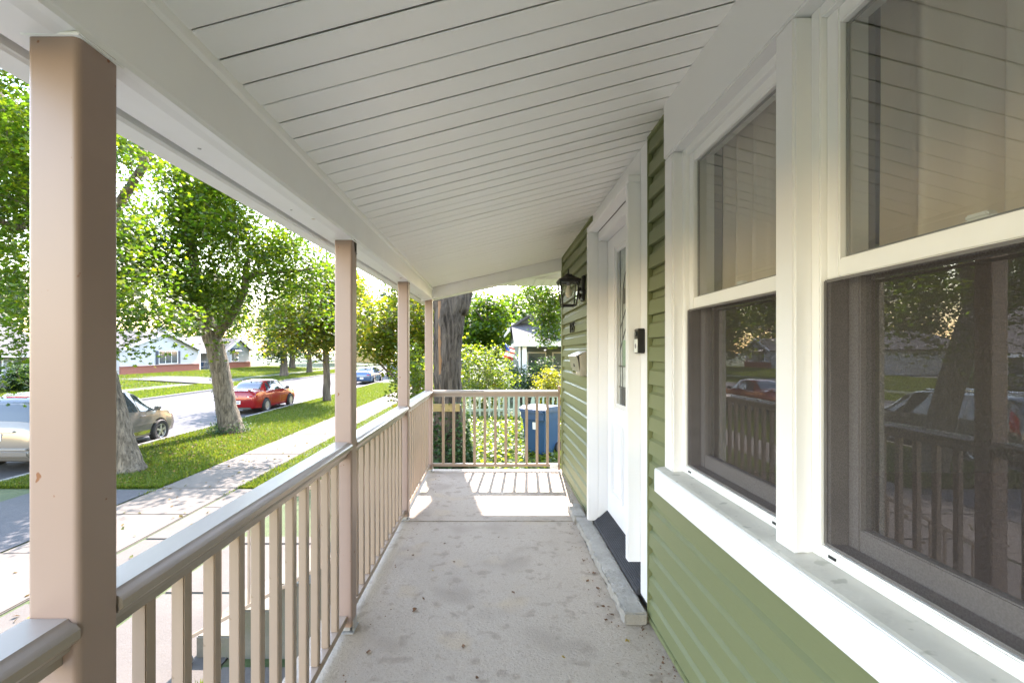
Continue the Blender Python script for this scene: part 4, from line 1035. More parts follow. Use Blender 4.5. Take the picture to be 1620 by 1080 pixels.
def tree(name, label, limbs, ells, nclus, per, sig, lsize, lmat, bark, seed, tmpl='rhomb', extra=None, cat='tree', group=None, gap=-.25, keep=None, f=1.6, twig=.006, rk=.012, nside=14, wob=.05, shell=.45, wide=1.0, ridge=0.0):
    base = Vector(limbs[0][0][0]); root = empty(name, base, label, cat, group)
    mm = MB()
    for i, (pts, rad) in enumerate(limbs):
        P, Q = densify(pts, rad, .10 if ridge else .2, .012 if rad[0] > .08 else .01, seed + i); mm.tube(P, Q, nside if (i == 0 or ridge and rad[0] > .2) else 9, True, wob, ridge)
    mm.build('trunk', bark, root, smooth='all')
    tg = targets(ells, nclus, seed, gap, f, shell)
    if extra is not None: tg = np.concatenate([tg, np.array(extra, float)])
    if keep is not None: tg = tg[keep(tg)]
    grow(limbs, tg, twig, rk, seed=seed).build('branches', bark, root, smooth='all')
    leaves('crown', cluster_leaves(tg, per, sig, seed), lsize, lmat, root, tmpl, seed=seed, wide=wide)
    return root

def flare(base, r, h=.5): return None
# sunlit corridor that reaches the far end of the porch floor
def corridor(tg):
    x = tg[:, 0] - .075 * (tg[:, 1] - 4.5); d = tg[:, 1] - .98 * tg[:, 2]
    return ~((x > -.15) & (x < .95) & (d > 3.0) & (d < 5.7)) & ~((x > -.85) & (x < -.45) & (d > 3.1) & (d < 4.4)) & ~((np.abs(x + .06) < .25) & (d > 2.9) & (d < 3.9))

# street tree nearest: trunk behind the first post, leaning left
b1 = at(203, 748, 10.9)
t1 = [at(203, 750, 10.9), at(200, 735, 10.9), at(190, 690, 10.9), at(172, 620, 10.9), at(140, 520, 10.85), at(100, 420, 10.8), at(55, 320, 10.7), at(15, 215, 10.6), at(-30, 90, 10.5), at(-70, -60, 10.4)]
r1 = [.42, .34, .28, .26, .25, .24, .21, .18, .14, .09]
l1b = [at(130, 495, 10.85), at(150, 400, 10.7), at(190, 320, 10.5), at(228, 262, 10.3), at(225, 215, 10.2), at(240, 120, 10.0)]
l1c = [at(70, 350, 10.7), at(20, 360, 9.9), at(-40, 330, 9.2)]
e1 = [(-10.4, 10.2, 5.8, 3.2, 2.6, 2.4), (-8.4, 9.8, 5.2, 1.5, 1.8, 1.6), (-11.4, 10.0, 3.6, 1.9, 2.0, 1.6), (-12.7, 11.5, 4.2, 2.0, 2.4, 1.9)]
ex1 = []
g = np.random.default_rng(3)
for (px, py, D, s, n) in [(215, 480, 10.0, 20, 6), (232, 510, 9.9, 18, 5), (205, 545, 9.8, 8, 3), (250, 470, 10.1, 22, 6), (205, 440, 9.9, 18, 6), (210, 370, 9.9, 22, 6), (30, 560, 9.4, 18, 6), (15, 500, 9.3, 18, 8), (35, 440, 9.4, 18, 9), (20, 380, 9.2, 20, 9), (40, 200, 9.0, 18, 7), (25, 110, 9.0, 22, 8), (205, 250, 9.8, 18, 7), (275, 505, 10.3, 14, 5)]:
    for _ in range(n): ex1.append(at(px + g.normal() * s, py + g.normal() * s, D + g.normal() * .35))
tree('street_maple', 'leaning maple trunk beside the minivan, partly hidden by the nearest post', [(t1, r1), (l1b, [.17, .14, .11, .09, .07, .04]), (l1c, [.12, .08, .04])], e1, 330, 62, .29, .100, LEAF1, BARK, 21, 'maple', ex1, group='maples along the near kerb', gap=-.12, nside=40, wob=0, ridge=.05)

# second street tree: forked, centre left
t2 = [at(367, 690, 16.2), at(365, 675, 16.2), at(357, 640, 16.2), at(350, 590, 16.2), at(341, 550, 16.2), at(330, 520, 16.2), at(320, 490, 16.2), at(306, 430, 16.1), at(301, 375, 16.0), at(295, 300, 16.0), at(283, 200, 15.9), at(270, 90, 15.8), at(262, -10, 15.8)]
r2 = [.50, .40, .335, .31, .30, .28, .22, .18, .16, .14, .11, .07, .035]
l2b = [at(338, 535, 16.2), at(360, 508, 16.1), at(376, 482, 16.0), at(387, 458, 15.9), at(389, 425, 15.8), at(398, 404, 15.7)]
l2c = [at(389, 440, 15.8), at(405, 433, 15.6), at(432, 432, 15.3), at(475, 428, 15.0), at(518, 420, 14.8)]
l2d = [at(300, 345, 16), at(330, 338, 15.7), at(360, 325, 15.4), at(385, 305, 15.2)]
l2e = [at(303, 420, 16.1), at(275, 395, 15.8), at(255, 405, 15.5), at(235, 425, 15.3)]
l2f = [at(398, 404, 15.7), at(392, 360, 15.6), at(388, 320, 15.5)]
l2g = [at(398, 404, 15.7), at(402, 365, 15.7), at(415, 330, 15.6)]
l2h = [at(296, 310, 16), at(262, 280, 16.2), at(228, 235, 16.3), at(205, 200, 16.4)]
e2 = [(-10.2, 15.8, 5.8, 3.2, 2.7, 3.2), (-7.8, 15.4, 4.6, 2.3, 2.3, 2.2), (-11.6, 16.2, 4.6, 2.2, 2.4, 2.4), (-10.0, 15.0, 3.3, 2.6, 2.0, 1.1), (-9.8, 16, 8.5, 2.8, 2.6, 2.2), (-7.0, 14.6, 3.5, 1.3, 1.3, 1.5), (-8.8, 18.2, 4.4, 2.3, 1.7, 1.9), (-10.8, 18.0, 5.2, 2.0, 1.6, 1.9)]
ex2 = []
for (px, py, D, s, n) in [(345, 470, 15.6, 12, 6), (350, 540, 15.8, 5, 3), (370, 400, 15.3, 22, 8), (440, 470, 14.9, 22, 10), (480, 440, 14.8, 25, 12), (500, 480, 14.8, 18, 8), (430, 400, 15.0, 26, 9), (300, 470, 15.3, 14, 5), (280, 440, 15.2, 18, 7), (420, 350, 15.0, 22, 9)]:
    for _ in range(n): ex2.append(at(px + g.normal() * s, py + g.normal() * s, D + g.normal() * .4))
tr2 = tree('street_maple', 'large forked maple with thick grey trunk on the grass strip beside the red sedan', [(t2, r2), (l2b, [.19, .17, .15, .125, .10, .07]), (l2c, [.08, .06, .045, .035, .02]), (l2d, [.07, .05, .035, .02]), (l2e, [.08, .06, .04, .025]), (l2f, [.03, .02, .01]), (l2g, [.03, .02, .01]), (l2h, [.09, .07, .05, .03])],
     e2, 820, 54, .32, .120, LEAF1, BARK, 33, 'maple', ex2, group='maples along the near kerb', gap=-.10, nside=40, wob=0, ridge=.05)

iv2 = []
gj = np.random.default_rng(19)
for _ in range(900):
    z = -1.4 + abs(gj.normal(0, .16)); a = gj.uniform(0, 6.28); rr = .38 + abs(gj.normal(0, .22)) - .1 * (z + 1.4); iv2.append((-8.95 + rr * math.cos(a) - .06, 16.2 + rr * math.sin(a), z))
for _ in range(260):
    z = gj.uniform(-1.2, 1.0); t = (z + 1.4) / 2.4; iv2.append((-8.98 - .29 - .36 * t + gj.normal(0, .012), 16.1 + gj.normal(0, .06), z))
leaves('ivy', iv2, .06, IVY, tr2, seed=14, wide=1.5)

# slender young street tree
b3 = at(517, 636, 26.5)
t3 = [at(517, 637, 26.5), at(517, 600, 26.5), at(515, 540, 26.5), at(518, 480, 26.5), at(517, 430, 26.5), at(516, 380, 26.5)]
l3b = [at(516, 575, 26.5), at(500, 562, 26.0), at(485, 552, 25.6)]
l3c = [at(517, 545, 26.5), at(530, 520, 26.2), at(540, 500, 26)]
l3d = [at(516, 560, 26.5), at(500, 530, 26.6), at(488, 515, 26.8)]
bx = b3.x
tree('street_maple', 'slender young maple with yellowing leaves beyond the red sedan', [(t3, [.24, .19, .16, .12, .08, .03]), (l3b, [.06, .045, .02]), (l3c, [.05, .035, .02]), (l3d, [.05, .035, .02])],
     [(bx - .3, 26.3, 3.6, 2.6, 2.6, 2.6), (bx - 1.6, 26.0, 2.6, 2.4, 2.2, 1.5), (bx + .6, 26, 4.6, 2.0, 2, 1.8), (bx - 1.0, 26.2, 1.9, 1.9, 1.6, .8)], 400, 44, .36, .17, LEAF2, BARKF, 44, 'rhomb', group='maples along the near kerb', wide=1.3)

# small tree over the walk, right of the second post
b4 = (-2.05, 13.2, gz(-2.05, 13.2))
tree('small_maple', 'small yellow-green tree overhanging the sidewalk between the second and third posts', [([b4, (-2.1, 13.2, -.3), (-2.2, 13.3, .8), (-2.4, 13.4, 2.2), (-2.5, 13.4, 3.6)], [.13, .10, .085, .06, .02]), ([(-2.1, 13.2, -.2), (-2.7, 13.4, .5), (-3.4, 13.6, 1.2)], [.06, .04, .02]), ([(-2.15, 13.2, .2), (-1.6, 13.2, 1.0), (-1.3, 13, 1.9)], [.05, .035, .02])],
     [(-2.7, 13.6, 2.3, 1.5, 1.5, 1.6), (-3.3, 13.8, 1.75, 1.1, 1.2, .75), (-1.9, 13.2, 1.2, 1.0, 1.2, 1.4), (-2.7, 13.0, .15, .55, .7, .5)], 260, 34, .20, .115, LEAF2, BARKF, 55, 'rhomb', wide=1.3, twig=.004, rk=.009)

# big old tree just beyond the end railing
bz = gz(-.78, 8.6)
t5 = [(-.80, 8.6, bz - .1), (-.80, 8.6, bz + .15), (-.80, 8.6, -.3), (-.80, 8.6, .6), (-.81, 8.6, 1.4), (-.78, 8.6, 1.9), (-.68, 8.6, 2.4)]
l5a = [(-.70, 8.6, 2.1), (-.52, 8.62, 2.7), (-.30, 8.65, 3.4), (-.08, 8.7, 4.2), (.10, 8.8, 5.0), (.25, 8.9, 6.0), (.3, 9.0, 7.5)]
l5b = [(-.80, 8.6, 2.0), (-1.02, 8.55, 2.8), (-1.35, 8.5, 3.8), (-1.7, 8.4, 5.0), (-2.0, 8.3, 6.4)]
l5c = [(-.05, 8.7, 4.4), (-.25, 8.5, 5.2), (-.5, 8.2, 6.2), (-.7, 8.0, 7.4)]
e5 = [(-.4, 9.0, 8.8, 2.4, 2.2, 1.9), (-2.2, 8.4, 7.2, 1.3, 1.5, 1.2)]
tr5 = tree('old_yard_tree', 'big furrowed old tree trunk with an ivy-covered foot beyond the end railing', [(t5, [.40, .33, .275, .255, .26, .29, .29]), (l5a, [.26, .235, .225, .215, .20, .16, .09]), (l5b, [.22, .18, .15, .12, .06]), (l5c, [.12, .10, .08, .05])],
     e5, 130, 40, .36, .16, LEAF1, BARKD, 66, 'maple', keep=corridor, gap=-.2, nside=84, wob=.0, ridge=.11)
mm = MB(); 
pts = [(-.93, 8.385, 2.25), (-.92, 8.380, 1.9), (-.915, 8.385, 1.4), (-.905, 8.385, .9), (-.90, 8.385, .5)]
mm.tube(pts, [.03, .035, .04, .035, .01], 8); mm.build('scar', WOODW, tr5, smooth='all')
ic = []
gi = np.random.default_rng(9)
for _ in range(5200):
    z = bz + abs(gi.normal(0, .55)); a = gi.uniform(0, 6.28)
    if z > .45 and gi.uniform() < .7: continue
    rr = .30 + .16 * math.exp(-(z - bz) * 2.2) + abs(gi.normal(0, .025)) + (.05 if z < -.4 else 0); ic.append((-.75 + rr * math.cos(a), 8.6 + rr * math.sin(a), z))
for _ in range(2600): ic.append((-.7 + gi.normal(0, .55), 8.3 + gi.normal(0, .5), bz + .04 + abs(gi.normal(0, .09))))
leaves('ivy', ic, .062, IVY, tr5, seed=4, wide=1.5)
mm = MB(); mm.bbox(-1.07, -.56, 8.255, 8.285, .30, .435, .004); mm.build('yellow_board', YWOOD, label='yellow wooden board across the trunk of the old tree', cat='board')

# ------------------------------------------------------------------ shrubs and yard beyond the end railing
def shrub(name, label, c, r, n, per, sig, ls, mat, seed, cat='shrub', stems=5, wide=1.2, up=.55):
    base = Vector((c[0], c[1], gz(c[0], c[1]))); root = empty(name, base, label, cat)
    g2 = random.Random(seed); limbs = []
    for i in range(stems):
        a = g2.uniform(0, 6.28); d = g2.uniform(.1, .55)
        limbs.append(([tuple(base + Vector((g2.uniform(-.1, .1), g2.uniform(-.1, .1), -.02))), (c[0] + math.cos(a) * r[0] * d * .5, c[1] + math.sin(a) * r[1] * d * .5, (base.z + c[2]) / 2), (c[0] + math.cos(a) * r[0] * d, c[1] + math.sin(a) * r[1] * d, c[2] + r[2] * .3)], [.03, .022, .01]))
    mm = MB()
    for P, Q in limbs: mm.tube(P, Q, 6)
    mm.build('stems', BARKF, root, smooth='all')
    tg = targets([(c[0], c[1], c[2], *r)], n, seed, -.4, 2.5, .4)
    tg = tg[tg[:, 2] > base.z + .08]
    grow(limbs, tg, .003, .006, seed=seed).build('branches', BARKF, root, smooth='all')
    leaves('foliage', cluster_leaves(tg, per, sig, seed), ls, mat, root, seed=seed, wide=wide, up=up)
    return root
shrub('lilac_shrub', 'tall loose light-green shrub between the old trunk and the neighbour house', (-.35, 18.5, .35), (1.35, 1.2, 1.35), 170, 30, .17, .10, LEAF4, 71)
shrub('lilac_shrub', 'bushy light-green shrub seen between the third post and the corner post', (-1.75, 11.3, .35), (.62, .8, 1.25), 110, 30, .14, .085, LEAF4, 72)
shrub('porch_bush', 'dark green bush in front of the neighbour porch columns', (1.95, 20.4, .15), (1.0, .8, 1.05), 120, 30, .15, .085, LEAF3, 73)
shrub('porch_bush', 'dark rounded bush left of the neighbour porch columns', (.75, 21.5, .1), (.75, .8, .95), 90, 30, .15, .085, LEAF3, 74)
shrub('lime_bush', 'bright lime-yellow bush just beyond the house corner', (2.15, 16.9, .05), (.72, .6, .78), 110, 24, .12, .085, LEAF5, 75)
exb = []
for (c_, r_) in (((1.85, 16.5, 2.9), (.8, .7, .6)), ((1.5, 16.4, 3.5), (.8, .8, .45)), ((2.05, 16.5, 2.15), (.45, .6, .55)), ((2.15, 16.5, 3.0), (.5, .6, .8))):
    for _ in range(26):
        v = g.normal(size=3); v = v / np.linalg.norm(v) * g.uniform(0, 1) ** .4; exb.append(tuple(np.array(c_) + v * np.array(r_)))
# tree whose branch reaches in from behind the house corner
tree('corner_tree', 'leafy branch reaching into view from a tree behind the house corner', [([(4.9, 17.5, gz(4.9, 17.5)), (4.9, 17.5, .5), (4.7, 17.4, 2.2), (4.5, 17.3, 4.2), (4.4, 17.3, 6)], [.26, .2, .17, .12, .05]), ([(4.7, 17.4, 2.2), (3.6, 17.0, 3.2), (2.6, 16.7, 3.4), (1.7, 16.5, 3.1)], [.09, .06, .04, .015])],
     [(4.5, 17.2, 5.2, 2.4, 2.2, 2.2), (1.95, 16.5, 2.9, .95, .9, .75), (1.6, 16.4, 3.5, .85, .9, .5), (2.1, 16.5, 2.1, .6, .7, .7), (2.2, 16.5, 2.9, .6, .7, .9)], 330, 36, .19, .10, LEAF1, BARKF, 77, 'maple', exb, gap=-.2)
# ground cover, leafy
gc = []
for _ in range(26000):
    x = gi.uniform(-1.6, 4.2); y = 7.0 + gi.uniform(0, 1) ** 1.15 * 9.5; gc.append((x, y, gz(x, y) + .02 + abs(gi.normal(0, .045))))
leaves('ground_cover', gc, .085, LEAF4, seed=6, wide=1.4, up=.9, label='bright low leafy ground cover in the side yard', cat='ground cover', kind='stuff')

# picket fence: every picket a part
fy = 16.2
fen = empty('picket_fence', (-1.3, fy, gz(-1, fy)), 'pale green picket fence behind the ground cover in the side yard', 'fence')
x = -1.25; i = 0
zg = gz(0, fy)
while x < 4.3:
    mm = MB(); h = .93 + random.uniform(-.02, .02); lean = random.uniform(-.012, .012) if i != 15 else .16
    pr = [(x - .036, zg - .05), (x + .036, zg - .05), (x + .036 + lean, zg + h - .05), (x + lean, zg + h), (x - .036 + lean, zg + h - .05)]
    mm.extrude(pr, 'y', fy - .03 - .001 * (i % 2), fy - .008); mm.build('picket', PICKET, fen); x += .168 + random.uniform(-.006, .006); i += 1
for zr in (.26, .74):
    mm = MB(); mm.bbox(-1.35, 4.4, fy - .007, fy + .03, zg + zr, zg + zr + .085, .004); mm.build('rail', PICKET, fen)
for xp in (-1.38, 1.45, 4.4):
    mm = MB(); mm.bbox(xp - .045, xp + .045, fy + .031, fy + .12, zg - .1, zg + 1.0, .006); mm.build('fence_post', PICKET, fen)

# wheeled recycling bin
bp = Vector((1.13, 10.7, gz(1, 11)))
bn = empty('recycling_bin', bp, 'blue wheeled recycling bin with hinged lid standing in the side yard', 'bin'); bn.rotation_euler = (0, 0, R(-38))
def binpart(name, build, mat, smooth=False):
    mm = MB(); build(mm); mm.v = [(v[0] + bp.x, v[1] + bp.y, v[2] + bp.z) for v in mm.v]; return mm.build(name, mat, bn, smooth)
def fr_(mm, z0, hx0, hy0, z1, hx1, hy1, oy=0, ox=0):
    vs = [(ox + sx * hx, oy + sy * hy, z) for z, hx, hy in ((z0, hx0, hy0), (z1, hx1, hy1)) for sx, sy in ((-1, -1), (1, -1), (1, 1), (-1, 1))]
    mm.add(vs, [(0, 1, 5, 4), (1, 2, 6, 5), (2, 3, 7, 6), (3, 0, 4, 7), (3, 2, 1, 0), (4, 5, 6, 7)])
def b_body(mm): fr_(mm, .04, .24, .27, .80, .29, .335); fr_(mm, .80, .30, .345, .98, .312, .365)
o = binpart('body', b_body, BINB); 
def b_rim(mm): fr_(mm, .965, .335, .385, 1.0, .335, .385)
binpart('rim', b_rim, BINB)
def b_lid(mm):
    mm.extrude([(-.40, 1.001), (.40, 1.001), (.405, 1.03), (.30, 1.075), (-.25, 1.085), (-.40, 1.035)], 'x', -.345, .345)
    mm.extrude([(-.43, .96), (-.395, .96), (-.395, 1.03), (-.43, 1.03)], 'x', -.30, .30)
binpart('lid', b_lid, BINB)
def b_lip(mm): fr_(mm, .80, .285, .018, .965, .30, .022, -.372)
binpart('front_lip', b_lip, BINB)
def b_h(mm): mm.tube([(-.24, .40, .97), (-.24, .45, .99), (.24, .45, .99), (.24, .40, .97)], .014, 8)
binpart('handle', b_h, BINB)
for sd in (-1, 1):
    binpart('wheel', lambda mm: mm.tube([(sd * .245, .29, .125), (sd * .30, .29, .125)], .125, 20), TIRE, True)
def b_mark(mm):
    mm.box(-.318, -.30, -.06, .08, .78, .80)
    mm.add([(-.302, -.10, .70), (-.302, .06, .70), (-.306, .06, .79), (-.306, -.10, .79)], [(0, 1, 2, 3)])
binpart('printed_mark', lambda mm: mm.add([(-.2915, -.10, .70), (-.2915, .05, .70), (-.3005, .05, .80), (-.3005, -.10, .80)], [(0, 1, 2, 3)]), WPRINT)
binpart('sticker', lambda mm: mm.add([(-.03, -.318, .58), (.07, -.318, .58), (.07, -.331, .74), (-.03, -.331, .74)], [(0, 1, 2, 3)]), WPRINT)

# ------------------------------------------------------------------ grass blades
def blades(name, N_, area, seed, hgt, label, wid=.010, clump=None):
    g2 = np.random.default_rng(seed); P = area(g2, N_); n = len(P)
    h = hgt * g2.uniform(.5, 1.3, n); a = g2.uniform(0, 2 * math.pi, n); w = wid * g2.uniform(.7, 1.4, n)
    lean = g2.normal(size=(n, 2)) * (h * .35)[:, None]
    V = np.zeros((n, 3, 3)); V[:, 0] = P; V[:, 1] = P; V[:, 2] = P
    V[:, 0, 0] += np.cos(a) * w; V[:, 0, 1] += np.sin(a) * w; V[:, 1, 0] -= np.cos(a) * w; V[:, 1, 1] -= np.sin(a) * w
    V[:, 2, :2] += lean; V[:, 2, 2] += h
    me = bpy.data.meshes.new(name); me.vertices.add(n * 3); me.vertices.foreach_set('co', V.ravel().astype(np.float32))
    me.loops.add(n * 3); me.loops.foreach_set('vertex_index', np.arange(n * 3, dtype=np.int32)); me.polygons.add(n); me.polygons.foreach_set('loop_start', (np.arange(n) * 3).astype(np.int32))
    me.update(calc_edges=True); me.materials.append(BLADE)
    ob = bpy.data.objects.new(name, me); C.objects.link(ob); tag(ob, label, 'grass', None, 'stuff'); return ob
gzv = np.vectorize(gz)
def rect(x0, x1, y0, y1, pw=1.6):
    def f_(g2, n):
        x = g2.uniform(x0, x1, n); y = y0 + (y1 - y0) * g2.uniform(0, 1, n) ** pw
        return np.stack([x, y, gzv(x, y) - .004], 1)
    return f_
blades('grass', 90000, rect(KN + .05, -6.70, 9.5, 42, 1.8), 1, .075, 'mown grass on the strip between kerb and sidewalk', .012)
blades('grass', 60000, rect(-5.1, -1.2, 9.5, 40, 1.8), 2, .07, 'grass of the front yards along the right of the sidewalk', .012)
blades('grass', 50000, rect(-24.8, KF - .15, 20, 75, 1.4), 3, .10, 'sunny grass strip along the far kerb', .03)
blades('grass', 60000, rect(-36, -26.3, 20, 75, 1.4), 4, .10, 'front lawns of the houses across the street', .035)
def edge(g2, n):
    k = g2.integers(0, 4, n); x = np.where(k == 0, -5.115, np.where(k == 1, -6.70, np.where(k == 2, -2.36, -.93))) + g2.normal(0, .03, n)
    y = np.where(k < 2, g2.uniform(9, 45, n), g2.uniform(1.0, 4.0, n)); return np.stack([x, y, np.full(n, -1.40)], 1)
blades('edge_weeds', 5000, edge, 5, .06, 'thin weeds growing along the edges of the concrete walk', .006)
lit = []
gl_ = np.random.default_rng(23)
for _ in range(900):
    a = gl_.normal(0, 2.2); b_ = gl_.normal(0, 3.2); x = -8.6 + a; y = 12.5 + b_
    if -10.2 < x < -6.75 and y > 9.6: lit.append((x, y, gz(x, y) + .05 + gl_.uniform(0, .03)))
for _ in range(160):
    x = gl_.uniform(-6.6, -3.9); y = gl_.uniform(3, 16)
    if y < 9.3 or x < -5.2: lit.append((x, y, -1.378))
leaves('leaf_litter', lit, .075, LITTER, seed=31, up=1.2, label='scattered yellow and brown fallen leaves on grass strip and walk', cat='leaves', kind='stuff')
for (x, y, s, lab) in ((-1.55, 2.35, .16, 'dandelion weed at the foot of the porch, nearest the camera'), (-1.35, 2.75, .17, 'broad-leaved weed at the foot of the porch beside the dandelion'), (-1.15, 2.62, .11, 'small clover-like weed hugging the porch foundation')):
    r_ = empty('weed', (x, y, -1.388), lab, 'weed', 'weeds at the foot of the porch')
    for q in range(9):
        a = q * .7 + random.uniform(-.2, .2); L_ = s * random.uniform(.8, 1.2) * 1.7; w = L_ * .16; d = Vector((math.cos(a), math.sin(a), 0)); n2 = Vector((-d.y, d.x, 0)); b_ = Vector((x, y, -1.388))
        mm = MB(); pts = [b_, b_ + d * L_ * .35 + n2 * w + Vector((0, 0, L_ * .45)), b_ + d * L_ + Vector((0, 0, L_ * .55)), b_ + d * L_ * .35 - n2 * w + Vector((0, 0, L_ * .45))]
        mm.add(pts, [(0, 1, 2), (0, 2, 3)]); mm.build('weed_leaf', LEAF4, r_)

# ------------------------------------------------------------------ houses
def wall_x(mm, x0, x1, y0, y1, z0, z1): mm.box(x0, x1, y0, y1, z0, z1)
def sid_rows(root, x, y0, y1, z0, z1, mat, step=.2, gable=None):
    """clapboards on a wall that faces the street: each board proud of the one above"""
    z = z0
    while z < z1 - .02:
        h = min(step, z1 - z)
        a, b_ = y0, y1
        if gable and z + h > gable[0]:
            t = (z + h - gable[0]) / (gable[1] - gable[0]); ym = (y0 + y1) / 2; a = y0 + (ym - y0) * t; b_ = y1 + (ym - y1) * t
        if b_ - a > .3:
            mm = MB(); mm.extrude([(x, z), (x + .03, z), (x + .008, z + h - .002), (x, z + h - .002)], 'y', a, b_); mm.build('clapboard', mat, root)
        z += h
def win_x(root, x, y0, y1, z0, z1, fmat, panes=(2, 1), shut=None):
    mm = MB(); ring(mm, x - .02, x + .07, y0 - .07, y1 + .07, z0 - .07, z1 + .07, .075, b=.008); w = mm.build('window', fmat, root)
    ny, nz = panes
    for i in range(ny):
        for j in range(nz):
            a = y0 + (y1 - y0) * i / ny + .025; b_ = y0 + (y1 - y0) * (i + 1) / ny - .025; c = z0 + (z1 - z0) * j / nz + .02; d = z0 + (z1 - z0) * (j + 1) / nz - .02
            mm = MB(); mm.box(x + .012, x + .03, a, b_, c, d); mm.build('pane', PANED, w)
    mm = MB()
    for i in range(1, ny): yy = y0 + (y1 - y0) * i / ny; mm.box(x + .01, x + .05, yy - .025, yy + .025, z0, z1)
    for j in range(1, nz): zz = z0 + (z1 - z0) * j / nz; mm.box(x + .01, x + .045, y0, y1, zz - .02, zz + .02)
    if mm.v: mm.build('muntin', fmat, w)
    if shut:
        for s0, s1 in ((y0 - .07 - shut, y0 - .09), (y1 + .09, y1 + .07 + shut)):
            mm = MB(); mm.bbox(x + .02, x + .06, s0, s1, z0 - .07, z1 + .07, .006); mm.build('shutter', NAVY, root)
def gable_roof_x(root, x0, x1, y0, y1, ze, zr, mat, over=.4, th=.12, fascia=WHITE):
    """ridge runs along x; gable end faces the street"""
    ym = (y0 + y1) / 2; s = (zr - ze) / (ym - y0)
    for sg in (-1, 1):
        ye = ym + sg * (ym - y0 + over); zz = ze - over * s
        mm = MB(); vs = [(x, y, z + d) for x in (x0 - .3, x1 + .35) for (y, z) in ((ye, zz), (ym, zr)) for d in (.02, .02 + th)]
        mm.add(vs, [(0, 1, 3, 2), (4, 6, 7, 5), (0, 4, 5, 1), (2, 3, 7, 6), (0, 2, 6, 4), (1, 5, 7, 3)]); r_ = mm.build('roof', mat, root)
        mm = MB(); vs = [(x, y, z + d) for x in (x1 + .352, x1 + .40) for (y, z) in ((ye, zz), (ym, zr)) for d in (-.12, .15)]
        mm.add(vs, [(0, 1, 3, 2), (4, 6, 7, 5), (0, 4, 5, 1), (2, 3, 7, 6), (0, 2, 6, 4), (1, 5, 7, 3)]); mm.build('rake_board', fascia, r_)
def gable_roof_y(root, x0, x1, y0, y1, ze, zr, mat, over=.45, th=.12, fascia=WHITE):
    xm = (x0 + x1) / 2; s = (zr - ze) / (xm - x0)
    for sg in (-1, 1):
        xe = xm + sg * (xm - x0 + over); zz = ze - over * s
        mm = MB(); vs = [(x, y, z + d) for y in (y0 - .4, y1 + .4) for (x, z) in ((xe, zz), (xm, zr)) for d in (.02, .02 + th)]
        mm.add(vs, [(0, 1, 3, 2), (4, 6, 7, 5), (0, 4, 5, 1), (2, 3, 7, 6), (0, 2, 6, 4), (1, 5, 7, 3)]); r_ = mm.build('roof', mat, root)
        mm = MB(); mm.box(xe - .03, xe + .03, y0 - .41, y1 + .41, zz - .1, zz + .1); mm.build('eave_board', fascia, r_)

# white house across the street
wh = empty('white_house', (-40, 57, -.9), 'white clapboard house with red brick base and navy shutters across the street', 'house')
G0 = -.93
A0, A1 = 46.2, 58.6; XF = -36.5; ZE = 1.62
mm = MB(); mm.box(-46, XF - .02, A0, A1, G0 - .3, ZE); mm.add([(XF - .02, A0, ZE), (XF - .02, A1, ZE), (XF - .02, (A0 + A1) / 2, 3.55), (-46, A0, ZE), (-46, A1, ZE), (-46, (A0 + A1) / 2, 3.55)], [(0, 1, 2), (3, 5, 4), (0, 2, 5, 3), (1, 4, 5, 2)])
mm.box(-46, -39.8, 58.62, 64.4, G0 - .3, ZE); mm.box(-46, XF - .02, 64.4, 71, G0 - .3, ZE); mm.add([(XF - .02, 64.4, ZE), (XF - .02, 71, ZE), (XF - .02, 67.7, 3.2), (-46, 64.4, ZE), (-46, 71, ZE), (-46, 67.7, 3.2)], [(0, 1, 2), (3, 5, 4), (0, 2, 5, 3), (1, 4, 5, 2)])
mm.build('wall', HWHITE, wh)
sid_rows(wh, XF - .02, A0, A1, G0 + .85, 3.45, HWHITE, .22, (ZE, 3.55)); sid_rows(wh, XF - .02, 64.4, 71, G0 + .85, 3.15, HWHITE, .22, (ZE, 3.2))
for a, b_ in ((A0 - .05, A1 + .05), (64.35, 71.05)):
    mm = MB(); mm.box(XF - .02, XF + .10, a, b_, G0 - .3, G0 + .80); mm.box(XF - .02, XF + .16, a - .03, b_ + .03, G0 + .80, G0 + .86); mm.build('brick_base', BRICK, wh)
mm = MB(); mm.box(-39.8, -39.7, 58.62, 64.38, G0 - .3, G0 + .75); mm.build('brick_base', BRICK, wh)
win_x(wh, XF + .012, 51.6, 54.6, G0 + 1.02, G0 + 2.35, VINYL, (3, 1), .42)
win_x(wh, XF + .012, 65.9, 67.7, G0 + 1.05, G0 + 2.25, VINYL, (2, 1))
mm = MB(); mm.extrude([(XF, G0 + 2.4), (XF + .5, G0 + 2.42), (XF, G0 + 2.85)], 'y', 65.7, 67.9); mm.build('bay_roof', NAVY, wh)
win_x(wh, -39.78, 59.1, 59.8, G0 + .9, G0 + 2.1, VINYL, (1, 2))
mm = MB(); mm.bbox(XF - 1.1, XF - .9, 60.3, 60.5, G0, ZE, .01); mm.build('entry_post', VINYL, wh)
mm = MB(); mm.bbox(-39.76, -39.70, 60.0, 60.95, G0 + .1, G0 + 2.15, .01); mm.build('entry_door', VINYL, wh)
gable_roof_x(wh, -46, XF, A0, A1, ZE, 3.55, SHINGLE); gable_roof_x(wh, -46, XF, 64.4, 71, ZE, 3.2, SHINGLE, .35)
gable_roof_y(wh, -45.5, -38.6, A0 + 5, 70, ZE, 3.5, SHINGLE, .6)
mm = MB(); mm.bbox(-42.5, -41.7, 59.6, 60.4, 2.4, 4.25, .02); mm.bbox(-42.6, -41.6, 59.5, 60.5, 4.25, 4.4, .02); mm.tube([(-42.1, 60, 4.4), (-42.1, 60, 4.75)], .14, 8); mm.build('chimney', HWHITE, wh)
